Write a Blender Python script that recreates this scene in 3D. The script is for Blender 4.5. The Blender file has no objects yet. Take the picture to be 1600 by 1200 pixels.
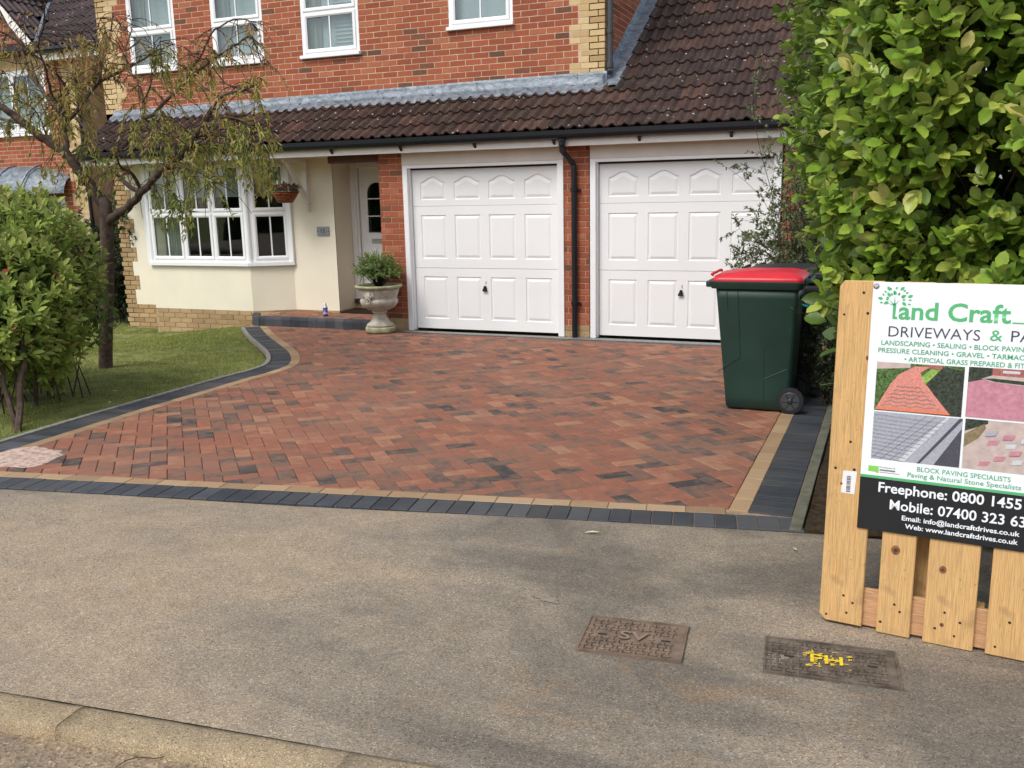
import bpy, math, random
import numpy as np
from mathutils import Vector, Matrix
random.seed(7); rng = np.random.default_rng(7)
S = bpy.context.scene
COL = S.collection

# ---------------------------------------------------------------- camera, light, exposure
CAM = np.array([3.339, -10.585, 1.597]); YAW, PITCH, ROLL, FPX = .3944, .2065, -.0206, 1408.
_f = np.array([-math.sin(YAW)*math.cos(PITCH), math.cos(YAW)*math.cos(PITCH), -math.sin(PITCH)])
_r = np.array([math.cos(YAW), math.sin(YAW), 0.]); _u = np.cross(_r, _f)
R_ = math.cos(ROLL)*_r + math.sin(ROLL)*_u; U_ = -math.sin(ROLL)*_r + math.cos(ROLL)*_u; F_ = _f
cam = bpy.data.cameras.new('camera'); co = bpy.data.objects.new('camera', cam); COL.objects.link(co)
cam.sensor_width = 36; cam.lens = 36*FPX/1600; cam.clip_start = .05; cam.clip_end = 1000
co.matrix_world = Matrix([[R_[0], U_[0], -F_[0], CAM[0]], [R_[1], U_[1], -F_[1], CAM[1]], [R_[2], U_[2], -F_[2], CAM[2]], [0, 0, 0, 1]])
S.camera = co
SUN_EL, SUN_AZ = math.radians(52), math.radians(200)      # azimuth from +Y clockwise
w = bpy.data.worlds.new('World'); S.world = w; w.use_nodes = True
nt = w.node_tree; nt.nodes.clear()
sky = nt.nodes.new('ShaderNodeTexSky'); sky.sky_type = 'NISHITA'; sky.sun_disc = False
sky.sun_elevation = SUN_EL; sky.sun_rotation = SUN_AZ; sky.air_density = 1.0; sky.dust_density = 2.0; sky.ozone_density = 1.0
hs = nt.nodes.new('ShaderNodeHueSaturation'); hs.inputs['Saturation'].default_value = .5
bg = nt.nodes.new('ShaderNodeBackground'); bg.inputs['Strength'].default_value = .14
ow = nt.nodes.new('ShaderNodeOutputWorld')
nt.links.new(sky.outputs[0], hs.inputs['Color']); nt.links.new(hs.outputs[0], bg.inputs['Color']); nt.links.new(bg.outputs[0], ow.inputs['Surface'])
sl = bpy.data.lights.new('sun', 'SUN'); sl.energy = 1.25; sl.angle = math.radians(22); sl.color = (1, .97, .91)
so = bpy.data.objects.new('sun', sl); COL.objects.link(so)
sd = Vector((math.sin(SUN_AZ)*math.cos(SUN_EL), math.cos(SUN_AZ)*math.cos(SUN_EL), math.sin(SUN_EL)))
so.rotation_euler = sd.to_track_quat('Z', 'Y').to_euler(); so.location = (0, -12, 15)
S.view_settings.view_transform = 'Standard'; S.view_settings.look = 'None'; S.view_settings.gamma = 1
S.view_settings.use_curve_mapping = False; S.view_settings.exposure = .70
S.cycles.max_bounces = 7; S.cycles.diffuse_bounces = 4; S.cycles.glossy_bounces = 3; S.cycles.transparent_max_bounces = 8
S.cycles.caustics_reflective = False; S.cycles.caustics_refractive = False

def px(P):
    d = np.asarray(P, float) - CAM; z = d @ F_
    return 800 + FPX*(d @ R_)/z, 600 - FPX*(d @ U_)/z, z
def ray(u, v): return F_ + (u-800)/FPX*R_ - (v-600)/FPX*U_
def atY(u, v, Y): d = ray(u, v); return CAM + (Y-CAM[1])/d[1]*d

def gz(y): return -.155 - .0245*y
def sstep(a, b, x): t = min(1, max(0, (x-a)/(b-a))); return t*t*(3-2*t)
def lz(x, y): return gz(y) - .012 - .2*sstep(-4.6, -7.2, x)*sstep(-4.5, -1, y)

# ---------------------------------------------------------------- materials
def nodes(name):
    m = bpy.data.materials.new(name); m.use_nodes = True; t = m.node_tree
    b = t.nodes['Principled BSDF']; return m, t, b
def N(t, k, **kw):
    n = t.nodes.new(k)
    for a, v in kw.items():
        if a in n.inputs: n.inputs[a].default_value = v
        else: setattr(n, a, v)
    return n
def noise(t, vec, scale, detail=4, rough=.55, dist=0.):
    n = N(t, 'ShaderNodeTexNoise', Scale=scale, Detail=detail, Roughness=rough, Distortion=dist)
    if vec is not None: t.links.new(vec, n.inputs['Vector'])
    return n.outputs['Fac']
def ramp(t, fac, stops, mode='LINEAR'):
    r = t.nodes.new('ShaderNodeValToRGB'); r.color_ramp.interpolation = mode
    while len(r.color_ramp.elements) < len(stops): r.color_ramp.elements.new(.5)
    for e, (p, c) in zip(r.color_ramp.elements, stops):
        e.position = p; e.color = (*c, 1) if len(c) == 3 else (c[0], c[0], c[0], 1)
    t.links.new(fac, r.inputs['Fac']); return r.outputs['Color']
def mix(t, fac, a, b, mode='MIX'):
    m = t.nodes.new('ShaderNodeMix'); m.data_type = 'RGBA'; m.blend_type = mode
    for s, v in ((0, fac), (6, a), (7, b)):
        if hasattr(v, 'is_output'): t.links.new(v, m.inputs[s])
        else: m.inputs[s].default_value = v if s == 0 else (*v, 1)
    return m.outputs[2]
def mth(t, op, a, b=0.):
    m = t.nodes.new('ShaderNodeMath'); m.operation = op
    for i, v in enumerate((a, b)):
        if hasattr(v, 'is_output'): t.links.new(v, m.inputs[i])
        else: m.inputs[i].default_value = v
    return m.outputs[0]
def bump(t, b, h, strength=.3, dist=.01):
    n = N(t, 'ShaderNodeBump', Strength=strength, Distance=dist); t.links.new(h, n.inputs['Height']); t.links.new(n.outputs[0], b.inputs['Normal'])
def wpos(t): return t.nodes.new('ShaderNodeNewGeometry').outputs['Position']
def tintv(t): n = t.nodes.new('ShaderNodeAttribute'); n.attribute_name = 'tint'; return n.outputs['Fac']
def shifted(t, scale=40.):
    p = wpos(t); ti = tintv(t); c = t.nodes.new('ShaderNodeCombineXYZ')
    t.links.new(mth(t, 'MULTIPLY', ti, scale), c.inputs[0]); t.links.new(mth(t, 'MULTIPLY', ti, scale*1.7), c.inputs[1])
    a = t.nodes.new('ShaderNodeVectorMath'); t.links.new(p, a.inputs[0]); t.links.new(c.outputs[0], a.inputs[1]); return a.outputs[0], ti
def plain(name, col, rough=.5, spec=.5, metal=0., var=.12, nscale=6., bmp=0., bscale=60.):
    m, t, b = nodes(name); p = wpos(t)
    n = noise(t, p, nscale, 5); lo = tuple(c*(1-var) for c in col); hi = tuple(min(1, c*(1+var)) for c in col)
    t.links.new(ramp(t, n, [(.3, lo), (.7, hi)]), b.inputs['Base Color'])
    b.inputs['Roughness'].default_value = rough; b.inputs['Metallic'].default_value = metal; b.inputs['Specular IOR Level'].default_value = spec
    if bmp: bump(t, b, noise(t, p, bscale, 4), bmp, .004)
    return m
def blockmat(name, stops, nscale=18, amp=.5, rough=.85, bmp=.35, bscale=220, spec=.25, dirt=None):
    """masonry unit: colour chosen by the unit's tint, clouded inside the unit"""
    m, t, b = nodes(name); v, ti = shifted(t)
    n = noise(t, v, nscale, 4, .6)
    f = mth(t, 'ADD', ti, mth(t, 'MULTIPLY', mth(t, 'SUBTRACT', n, .5), amp))
    c = ramp(t, f, stops)
    fine = noise(t, v, 260, 3, .7)
    c = mix(t, .55, c, ramp(t, fine, [(.3, (.72,)), (.7, (1.25,))]), 'MULTIPLY')
    if dirt:
        d = noise(t, wpos(t), 1.3, 5, .6); c = mix(t, ramp(t, d, [(.45, (0.,)), (.8, (.5,))]), c, dirt)
    t.links.new(c, b.inputs['Base Color']); b.inputs['Roughness'].default_value = rough; b.inputs['Specular IOR Level'].default_value = spec
    bump(t, b, noise(t, v, bscale, 5, .7), bmp, .004)
    return m
M = {}
M['brick'] = blockmat('red_brick', [(0, (.13, .062, .04)), (.1, (.17, .075, .045)), (.2, (.25, .072, .038)), (.5, (.31, .085, .042)), (.8, (.36, .105, .052)), (1, (.40, .15, .08))], amp=.45)
M['quoin'] = blockmat('yellow_brick', [(0, (.42, .28, .13)), (.5, (.55, .39, .19)), (1, (.66, .5, .28))], amp=.5)
M['buffbrick'] = blockmat('buff_brick', [(0, (.30, .19, .09)), (.5, (.42, .28, .14)), (1, (.5, .36, .2))], amp=.6, dirt=(.2, .15, .09))
M['mortar'] = plain('mortar', (.50, .37, .25), .95, .1, var=.25, nscale=9, bmp=.4, bscale=200)
M['mortar_red'] = plain('mortar_red', (.52, .38, .265), .95, .1, var=.25, nscale=9, bmp=.4, bscale=200)
M['paver'] = blockmat('red_paver', [(0, (.05, .046, .044)), (.14, (.10, .075, .062)), (.3, (.175, .10, .072)), (.45, (.235, .105, .066)), (.62, (.275, .105, .066)), (.82, (.31, .138, .083)), (1, (.35, .18, .105))], nscale=14, amp=1.1, rough=.8, spec=.3, bmp=.6, dirt=(.26, .17, .12))
M['charcoal'] = blockmat('charcoal_block', [(0, (.026, .03, .036)), (.5, (.042, .048, .056)), (1, (.075, .08, .088))], nscale=12, amp=.7, rough=.7, spec=.35, dirt=(.12, .105, .085))
M['buff'] = blockmat('buff_block', [(0, (.26, .17, .10)), (.5, (.36, .235, .13)), (1, (.42, .29, .17))], nscale=10, amp=.6, dirt=(.3, .22, .14))
M['edging_moss'] = plain('mossy_edging_concrete', (.13, .13, .095), .9, .2, var=.3, nscale=14, bmp=.4, bscale=180)
M['edging'] = plain('edging_concrete', (.24, .23, .20), .9, .2, var=.25, nscale=20, bmp=.4, bscale=180)
M['sand'] = plain('jointing_sand', (.30, .215, .145), .95, .1, var=.35, nscale=14, bmp=.5, bscale=300)
M['shade_sand'] = plain('joint_shade_sand', (.15, .10, .07), .95, .1, var=.5, nscale=9, bmp=.5, bscale=300)  # sand darkened to paint in the shade of the field paver joints
M['soil'] = plain('soil', (.045, .032, .02), .95, .1, var=.5, nscale=25, bmp=1., bscale=60)
M['lawnbase'] = plain('lawn_soil', (.17, .18, .06), .95, .1, var=.4, nscale=5, bmp=1., bscale=90)
M['render'] = plain('cream_render', (.80, .735, .585), .9, .2, var=.035, nscale=2.2, bmp=.15, bscale=300)
M['upvc'] = plain('white_upvc', (.82, .82, .82), .32, .5, var=.015)
M['doorwhite'] = plain('white_door_paint', (.81, .81, .80), .34, .5, var=.03, nscale=1.1)
M['soffit'] = plain('pale_soffit', (.66, .60, .53), .5, .4, var=.04)
M['fascia'] = plain('fascia_white', (.78, .74, .69), .4, .5, var=.04)
M['gutter'] = plain('black_plastic', (.007, .008, .011), .4, .4, var=.2)
M['greypipe'] = plain('dark_grey_plastic', (.04, .042, .045), .35, .5, var=.2)
M['rubber'] = plain('gasket_rubber', (.02, .02, .02), .6, .3)
M['steel'] = plain('galvanised_steel', (.45, .46, .46), .4, .5, metal=.7, var=.15, nscale=40)
M['chrome'] = plain('chrome', (.6, .6, .58), .2, .5, metal=1.)
M['room'] = plain('room_wall', (.16, .14, .12), .9, .2)
M['blind'] = plain('roller_blind_cloth', (.42, .43, .38), .8, .2, var=.03)
M['curtain'] = plain('sky_tone_voile', (.46, .50, .53), .8, .2, var=.1, nscale=3)  # pale blue-grey stands in for sky reflected in the upper panes
M['wood_dark'] = plain('dark_timber', (.09, .035, .025), .6, .3, var=.2)
M['mat'] = plain('door_mat', (.025, .017, .012), .95, .1, var=.4, nscale=80)

def lead_mat():
    m, t, b = nodes('lead'); p = wpos(t)
    mp = N(t, 'ShaderNodeMapping'); t.links.new(p, mp.inputs[0]); mp.inputs['Scale'].default_value = (1, 1, 2.2)
    n = noise(t, mp.outputs[0], 6, 6, .65, 1.2)
    t.links.new(ramp(t, n, [(.3, (.09, .11, .135)), (.45, (.15, .175, .205)), (.58, (.23, .26, .295)), (.75, (.36, .385, .41))]), b.inputs['Base Color'])
    b.inputs['Roughness'].default_value = .5; b.inputs['Metallic'].default_value = .25
    bump(t, b, noise(t, p, 14, 4, .6, 1.), .6, .02); return m
M['lead'] = lead_mat()

def tile_mat(name, base, red):
    m, t, b = nodes(name); v, ti = shifted(t); p = wpos(t)
    n = noise(t, v, 9, 5, .65)
    f = mth(t, 'ADD', mth(t, 'MULTIPLY', ti, .55), mth(t, 'MULTIPLY', n, .6))
    c = ramp(t, f, [(.2, tuple(x*.6 for x in base)), (.55, base), (.8, red), (1, tuple(x*1.25 for x in red))])
    li = noise(t, p, 55, 3, .7); li2 = noise(t, p, 5, 4, .6)
    mk = mth(t, 'MULTIPLY', ramp(t, li, [(.52, (0.,)), (.66, (.8,))]), ramp(t, li2, [(.45, (0.,)), (.65, (1.,))]))
    c = mix(t, mk, c, (.20, .165, .125))
    vo = N(t, 'ShaderNodeTexVoronoi', Scale=10.); t.links.new(p, vo.inputs['Vector'])
    sp = ramp(t, vo.outputs['Distance'], [(.10, (1.,)), (.14, (0.,))]); gate = ramp(t, noise(t, p, 2.7, 3), [(.50, (0.,)), (.54, (1.,))])
    c = mix(t, mth(t, 'MULTIPLY', sp, gate), c, (.5, .5, .46))
    t.links.new(c, b.inputs['Base Color']); b.inputs['Roughness'].default_value = .58; b.inputs['Specular IOR Level'].default_value = .28
    bump(t, b, noise(t, p, 120, 4, .7), .35, .004); return m
M['tile'] = tile_mat('brown_tile', (.046, .027, .021), (.085, .042, .031))
M['tile2'] = tile_mat('neighbour_tile', (.06, .04, .04), (.09, .06, .055))

def tarmac(name, warm, grey, dark, sc=1., worn=None, agg=230.):
    m, t, b = nodes(name); p = wpos(t)
    rt = N(t, 'ShaderNodeMapping'); rt.inputs['Rotation'].default_value = (0, 0, .5); rt.inputs['Scale'].default_value = (.75, 1.5, 1); t.links.new(p, rt.inputs[0])
    big = noise(t, rt.outputs[0], .8*sc, 6, .62, .7)
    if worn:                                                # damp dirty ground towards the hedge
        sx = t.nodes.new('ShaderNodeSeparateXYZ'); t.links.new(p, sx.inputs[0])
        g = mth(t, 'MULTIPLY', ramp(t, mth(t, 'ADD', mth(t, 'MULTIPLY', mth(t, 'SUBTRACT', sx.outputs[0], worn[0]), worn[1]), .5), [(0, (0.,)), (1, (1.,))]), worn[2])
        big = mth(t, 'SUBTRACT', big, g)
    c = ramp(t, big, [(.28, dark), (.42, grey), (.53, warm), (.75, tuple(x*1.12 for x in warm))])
    mid = noise(t, p, 7, 6, .7); c = mix(t, .5, c, ramp(t, mid, [(.3, (.72,)), (.7, (1.24,))]), 'MULTIPLY')
    st_ = noise(t, p, 2.3, 7, .75, 1.5); c = mix(t, ramp(t, st_, [(.56, (0.,)), (.68, (.45,))]), c, (.30, .19, .095)); c = mix(t, ramp(t, noise(t, p, 3.1, 7, .72, .5), [(.60, (0.,)), (.72, (.5,))]), c, (.30, .28, .25))
    vo = N(t, 'ShaderNodeTexVoronoi', Scale=agg); t.links.new(p, vo.inputs['Vector'])
    sep = t.nodes.new('ShaderNodeSeparateColor'); t.links.new(vo.outputs['Color'], sep.inputs[0])
    c = mix(t, 1., c, ramp(t, sep.outputs[0], [(0, (.5,)), (.2, (.8,)), (.75, (1.08,)), (.95, (1.3,)), (1, (1.9,))]), 'MULTIPLY')
    vo2 = N(t, 'ShaderNodeTexVoronoi', Scale=75.); t.links.new(p, vo2.inputs['Vector'])
    sep2 = t.nodes.new('ShaderNodeSeparateColor'); t.links.new(vo2.outputs['Color'], sep2.inputs[0]); near = ramp(t, vo2.outputs['Distance'], [(.2, (1.,)), (.34, (0.,))])
    c = mix(t, mth(t, 'MULTIPLY', ramp(t, sep2.outputs[1], [(.93, (0.,)), (.95, (.5,))]), near), c, (.36, .29, .20))
    c = mix(t, mth(t, 'MULTIPLY', ramp(t, sep2.outputs[2], [(.86, (0.,)), (.9, (.6,))]), near), c, (.05, .04, .035))
    t.links.new(c, b.inputs['Base Color']); b.inputs['Roughness'].default_value = .8; b.inputs['Specular IOR Level'].default_value = .35
    h = mth(t, 'ADD', vo.outputs['Distance'], mth(t, 'MULTIPLY', noise(t, p, 90, 4, .7), 1.2)); bump(t, b, h, .5, .005); return m
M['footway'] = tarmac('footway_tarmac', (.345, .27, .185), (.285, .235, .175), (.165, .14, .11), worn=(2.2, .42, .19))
M['road'] = tarmac('road_tarmac', (.27, .20, .13), (.21, .165, .12), (.15, .12, .09), 3., agg=110.)
M['kerbstone'] = tarmac('kerb_concrete', (.36, .275, .165), (.30, .235, .15), (.20, .165, .115), 2., agg=300.)
M['iron'] = plain('rusty_iron', (.17, .12, .085), .7, .4, var=.35, nscale=18, bmp=.4, bscale=150)
M['iron_light'] = plain('worn_iron', (.24, .18, .13), .7, .4, var=.2)
M['iron_dark'] = plain('dark_iron', (.125, .098, .075), .8, .3, var=.45, nscale=18, bmp=.4, bscale=150)
M['yellowpaint'] = plain('yellow_paint', (.75, .55, .03), .7, .3, var=.2, nscale=60)

def glass_mat():
    m, t, b = nodes('window_glass'); t.nodes.remove(b); out = t.nodes['Material Output']
    g = N(t, 'ShaderNodeBsdfGlossy', Roughness=.01); g.inputs['Color'].default_value = (.9, .95, 1, 1)
    tr = t.nodes.new('ShaderNodeBsdfTransparent'); tr.inputs['Color'].default_value = (.84, .88, .86, 1)
    lw = N(t, 'ShaderNodeLayerWeight', Blend=.5); f5 = mth(t, 'POWER', lw.outputs['Facing'], 5.); ff_ = mth(t, 'ADD', mth(t, 'MULTIPLY', f5, .9), .055); mx = t.nodes.new('ShaderNodeMixShader')
    t.links.new(ff_, mx.inputs[0]); t.links.new(tr.outputs[0], mx.inputs[1]); t.links.new(g.outputs[0], mx.inputs[2]); t.links.new(mx.outputs[0], out.inputs['Surface'])
    return m
M['glass'] = glass_mat()

def leaf_mat(name, stops, rough=.4, trans=.3, spec=.4):
    m, t, b = nodes(name); ti = tintv(t); p = wpos(t)
    c = ramp(t, ti, stops); c = mix(t, .6, c, ramp(t, noise(t, p, 45, 3), [(.3, (.78,)), (.7, (1.2,))]), 'MULTIPLY')
    geo = t.nodes.new('ShaderNodeNewGeometry')
    c = mix(t, mth(t, 'MULTIPLY', geo.outputs['Backfacing'], .35), c, (.2, .26, .12))
    t.links.new(c, b.inputs['Base Color']); b.inputs['Roughness'].default_value = rough; b.inputs['Specular IOR Level'].default_value = spec
    out = t.nodes['Material Output']; tl = t.nodes.new('ShaderNodeBsdfTranslucent'); t.links.new(c, tl.inputs['Color'])
    mx = t.nodes.new('ShaderNodeMixShader'); mx.inputs[0].default_value = trans
    t.links.new(b.outputs[0], mx.inputs[1]); t.links.new(tl.outputs[0], mx.inputs[2]); t.links.new(mx.outputs[0], out.inputs['Surface']); return m
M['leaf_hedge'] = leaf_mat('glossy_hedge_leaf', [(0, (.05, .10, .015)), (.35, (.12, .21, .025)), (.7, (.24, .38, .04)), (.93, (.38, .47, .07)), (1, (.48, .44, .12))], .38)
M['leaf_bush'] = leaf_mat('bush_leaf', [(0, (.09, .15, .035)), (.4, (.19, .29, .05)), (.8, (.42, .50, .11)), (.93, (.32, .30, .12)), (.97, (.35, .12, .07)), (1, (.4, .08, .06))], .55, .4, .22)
M['leaf_tree'] = leaf_mat('autumn_tree_leaf', [(0, (.17, .23, .04)), (.35, (.34, .35, .06)), (.65, (.48, .38, .09)), (.85, (.56, .34, .14)), (1, (.58, .30, .16))], .5, .45)
M['leaf_dark'] = leaf_mat('small_dark_leaf', [(0, (.02, .035, .012)), (.5, (.075, .10, .04)), (1, (.22, .26, .12))], .5, .2)
M['leaf_box'] = leaf_mat('pot_plant_leaf', [(0, (.05, .09, .02)), (.5, (.14, .22, .045)), (1, (.3, .4, .1))], .5, .25)
M['grassblade'] = leaf_mat('grass_blade', [(0, (.15, .20, .035)), (.5, (.28, .32, .06)), (.85, (.38, .37, .10)), (1, (.5, .42, .19))], .6, .25, .2)
M['darkhedge'] = plain('far_hedge_leaf', (.035, .055, .018), .8, .2, var=.6, nscale=5, bmp=1., bscale=12)
M['bark'] = plain('bark', (.085, .06, .045), .9, .2, var=.5, nscale=18, bmp=.9, bscale=70)
M['twig'] = plain('twig_bark', (.05, .03, .024), .85, .2, var=.3, nscale=30)
M['reedstem'] = plain('red_twig', (.16, .06, .04), .8, .2, var=.3)
M['stone'] = plain('cast_stone', (.44, .40, .33), .9, .2, var=.3, nscale=9, bmp=.6, bscale=90)
M['stone_moss'] = plain('mossy_stone', (.36, .35, .21), .9, .2, var=.35, nscale=12, bmp=.6, bscale=90)
M['terracotta'] = plain('brown_wicker', (.22, .07, .03), .7, .3, var=.3, nscale=30, bmp=.6, bscale=120)
M['petal_white'] = plain('white_petal', (.85, .85, .82), .6, .2)
M['petal_pink'] = plain('pink_petal', (.6, .08, .16), .6, .2, var=.3, nscale=60)
M['petal_dark'] = plain('dark_red_petal', (.16, .01, .03), .6, .2)
M['bingreen'] = plain('dark_green_plastic', (.012, .04, .03), .42, .5, var=.25, nscale=3, bmp=.1, bscale=200)
M['binblack'] = plain('dark_grey_bin_plastic', (.02, .021, .024), .45, .5, var=.2)
M['binred'] = plain('red_lid_plastic', (.62, .018, .03), .38, .5, var=.1)
M['tyre'] = plain('tyre_rubber', (.02, .021, .023), .7, .3, var=.2)
M['hub'] = plain('wheel_hub', (.05, .055, .065), .4, .5)
M['signwhite'] = plain('sign_white', (.80, .83, .86), .35, .5, var=.01)
M['signblack'] = plain('sign_black', (.014, .015, .017), .35, .5, var=.1)
M['signgreen'] = plain('sign_green', (.085, .42, .16), .4, .5, var=.03)
M['signtext'] = plain('sign_grey_text', (.065, .065, .085), .4, .4)
M['signteal'] = plain('sign_small_green_text', (.10, .38, .19), .4, .4)
M['logolime'] = plain('logo_lime', (.25, .62, .10), .4, .4)
M['paper'] = plain('label_paper', (.75, .74, .72), .6, .3)
M['plate'] = plain('plate_grey', (.34, .36, .36), .3, .5, metal=.4)
M['blue'] = plain('can_blue', (.03, .05, .4), .3, .5)
M['silver'] = plain('can_silver', (.7, .72, .75), .3, .5, metal=.5)
M['teal'] = plain('teal_twine', (.03, .30, .26), .8, .2, var=.3, nscale=60)
M['nail'] = plain('nail_dark', (.035, .022, .014), .6, .3)
M['knot'] = plain('knot_brown', (.22, .10, .045), .7, .3, var=.4, nscale=90)
M['patch'] = plain('pale_mortar_patch', (.25, .215, .165), .9, .2, var=.25, nscale=25, bmp=.4, bscale=200)
M['drysand'] = plain('kiln_dried_sand', (.62, .46, .38), .95, .1, var=.2, nscale=30, bmp=.3, bscale=200)
_t = M['drysand'].node_tree; _n = noise(_t, wpos(_t), 22, 5, .7); _t.links.new(ramp(_t, _n, [(.3, (.3,)), (.55, (.85,))]), _t.nodes['Principled BSDF'].inputs['Alpha'])

def wood_mat(name, a, b_, axis_scale):
    m, t, b = nodes(name); tc = t.nodes.new('ShaderNodeTexCoord'); ti = tintv(t)
    mp = N(t, 'ShaderNodeMapping'); mp.inputs['Scale'].default_value = axis_scale
    cx = t.nodes.new('ShaderNodeCombineXYZ'); t.links.new(mth(t, 'MULTIPLY', ti, 9.), cx.inputs[0]); t.links.new(mth(t, 'MULTIPLY', ti, 5.), cx.inputs[2])
    t.links.new(cx.outputs[0], mp.inputs['Location']); t.links.new(tc.outputs['Object'], mp.inputs[0])
    g = noise(t, mp.outputs[0], 6, 6, .6, 1.6); g2 = noise(t, mp.outputs[0], 30, 3, .6, .3)
    c = ramp(t, g, [(.3, a), (.45, b_), (.52, tuple(x*.75 for x in b_)), (.58, b_), (.75, a)])
    c = mix(t, .7, c, ramp(t, g2, [(.35, (.7,)), (.65, (1.15,))]), 'MULTIPLY')
    c = mix(t, ramp(t, noise(t, tc.outputs['Object'], 9, 5), [(.58, (0.,)), (.74, (.55,))]), c, (.24, .14, .07))
    c = mix(t, ramp(t, noise(t, tc.outputs['Object'], 60, 4), [(.68, (0.,)), (.74, (.5,))]), c, (.12, .08, .05))
    t.links.new(c, b.inputs['Base Color']); b.inputs['Roughness'].default_value = .7; b.inputs['Specular IOR Level'].default_value = .3
    bump(t, b, g2, .3, .003); return m
M['pine'] = wood_mat('pallet_pine', (.52, .27, .095), (.68, .42, .175), (16, 16, .35))
M['pine_cross'] = wood_mat('pallet_rail_pine', (.48, .25, .12), (.58, .33, .17), (.55, 9, 9))

# ---------------------------------------------------------------- mesh helpers
class MB:
    def __init__(s): s.V = []; s.F = []; s.T = []; s.MI = []; s.n = 0
    def add(s, V, F, tint=.5, mi=0):
        V = [tuple(v) for v in V]; s.V += V; s.T += [tint]*len(V); s.F += [tuple(i+s.n for i in f) for f in F]; s.MI += [mi]*len(F); s.n += len(V); return s
    def box(s, x0, x1, y0, y1, z0, z1, tint=.5, mi=0):
        V = [(x, y, z) for x in (x0, x1) for y in (y0, y1) for z in (z0, z1)]
        return s.add(V, [(0, 1, 3, 2), (4, 6, 7, 5), (0, 4, 5, 1), (2, 3, 7, 6), (0, 2, 6, 4), (1, 5, 7, 3)], tint, mi)
    def bbox(s, x0, x1, y0, y1, z0, z1, c=.003, tint=.5, mi=0):     # box with bevelled edges
        xs, ys, zs = (x0, x1), (y0, y1), (z0, z1); V = []; ix = {}
        for i in (0, 1):
            for j in (0, 1):
                for k in (0, 1):
                    sx, sy, sz = (1-2*i)*c, (1-2*j)*c, (1-2*k)*c
                    for a, p in enumerate(((xs[i], ys[j]+sy, zs[k]+sz), (xs[i]+sx, ys[j], zs[k]+sz), (xs[i]+sx, ys[j]+sy, zs[k]))):
                        ix[i, j, k, a] = len(V); V.append(p)
        F = []
        for i in (0, 1):
            F.append([ix[i, j, k, 0] for j, k in ((0, 0), (1, 0), (1, 1), (0, 1))]); F.append([ix[j, i, k, 1] for j, k in ((0, 0), (1, 0), (1, 1), (0, 1))]); F.append([ix[j, k, i, 2] for j, k in ((0, 0), (1, 0), (1, 1), (0, 1))])
            for j in (0, 1):
                F.append([ix[i, j, 0, 0], ix[i, j, 1, 0], ix[i, j, 1, 1], ix[i, j, 0, 1]]); F.append([ix[i, 0, j, 0], ix[i, 1, j, 0], ix[i, 1, j, 2], ix[i, 0, j, 2]]); F.append([ix[0, i, j, 1], ix[1, i, j, 1], ix[1, i, j, 2], ix[0, i, j, 2]])
                for k in (0, 1): F.append([ix[i, j, k, a] for a in range(3)])
        return s.add(V, F, tint, mi)
    def prism(s, poly, z0, z1, c=0., tint=.5, mi=0, zf=None):       # polygon in xy, optional chamfered top; zf(x,y) adds height
        n = len(poly); zf = zf or (lambda x, y: 0.); cx = sum(p[0] for p in poly)/n; cy = sum(p[1] for p in poly)/n
        V = [(x, y, z0+zf(x, y)) for x, y in poly]+[(x, y, z1-c+zf(x, y)) for x, y in poly]
        F = [(i, (i+1) % n, n+(i+1) % n, n+i) for i in range(n)]
        if c:
            q = inset(poly, c); V += [(x, y, z1+zf(x, y)) for x, y in q]
            F += [(n+i, n+(i+1) % n, 2*n+(i+1) % n, 2*n+i) for i in range(n)]+[tuple(range(2*n, 3*n))]
        else: F += [tuple(range(n, 2*n))]
        return s.add(V, F, tint, mi)
    def tube(s, pts, rad, sides=6, tint=.5, mi=0, cap=True):
        pts = [Vector(p) for p in pts]; rad = rad if isinstance(rad, (list, tuple)) else [rad]*len(pts); V = []; F = []; prev = None
        for i, p in enumerate(pts):
            d = (pts[min(i+1, len(pts)-1)]-pts[max(i-1, 0)])
            d = d.normalized() if d.length > 1e-9 else Vector((0, 0, 1))
            a = (prev - d*prev.dot(d)) if prev is not None else d.orthogonal()
            a = a.normalized() if a.length > 1e-6 else d.orthogonal().normalized(); prev = a; b = d.cross(a)
            for k in range(sides):
                t = 2*math.pi*k/sides; V.append(p + (a*math.cos(t)+b*math.sin(t))*rad[i])
        for i in range(len(pts)-1):
            for k in range(sides): F.append((i*sides+k, i*sides+(k+1) % sides, (i+1)*sides+(k+1) % sides, (i+1)*sides+k))
        if cap: F += [tuple(range(sides))[::-1], tuple(range(len(V)-sides, len(V)))]
        return s.add(V, F, tint, mi)
    def lathe(s, c, prof, seg=32, tint=.5, mi=0, mod=None):
        V = []; F = []
        for j, (r, z) in enumerate(prof):
            for k in range(seg):
                a = 2*math.pi*k/seg; rr = r*(mod(j, a) if mod else 1); V.append((c[0]+rr*math.cos(a), c[1]+rr*math.sin(a), c[2]+z))
        for j in range(len(prof)-1):
            for k in range(seg): F.append((j*seg+k, j*seg+(k+1) % seg, (j+1)*seg+(k+1) % seg, (j+1)*seg+k))
        F += [tuple(range(seg))[::-1], tuple(range(len(V)-seg, len(V)))]
        return s.add(V, F, tint, mi)
    def mesh(s, name, mats, smooth=False):
        me = bpy.data.meshes.new(name); me.from_pydata(s.V, [], s.F)
        for m in (mats if isinstance(mats, (list, tuple)) else [mats]): me.materials.append(m)
        a = me.attributes.new('tint', 'FLOAT', 'POINT'); a.data.foreach_set('value', np.array(s.T, np.float32))
        me.polygons.foreach_set('material_index', np.array(s.MI, np.int32))
        if smooth: me.polygons.foreach_set('use_smooth', np.ones(len(s.F), bool))
        me.update(); return me
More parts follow.
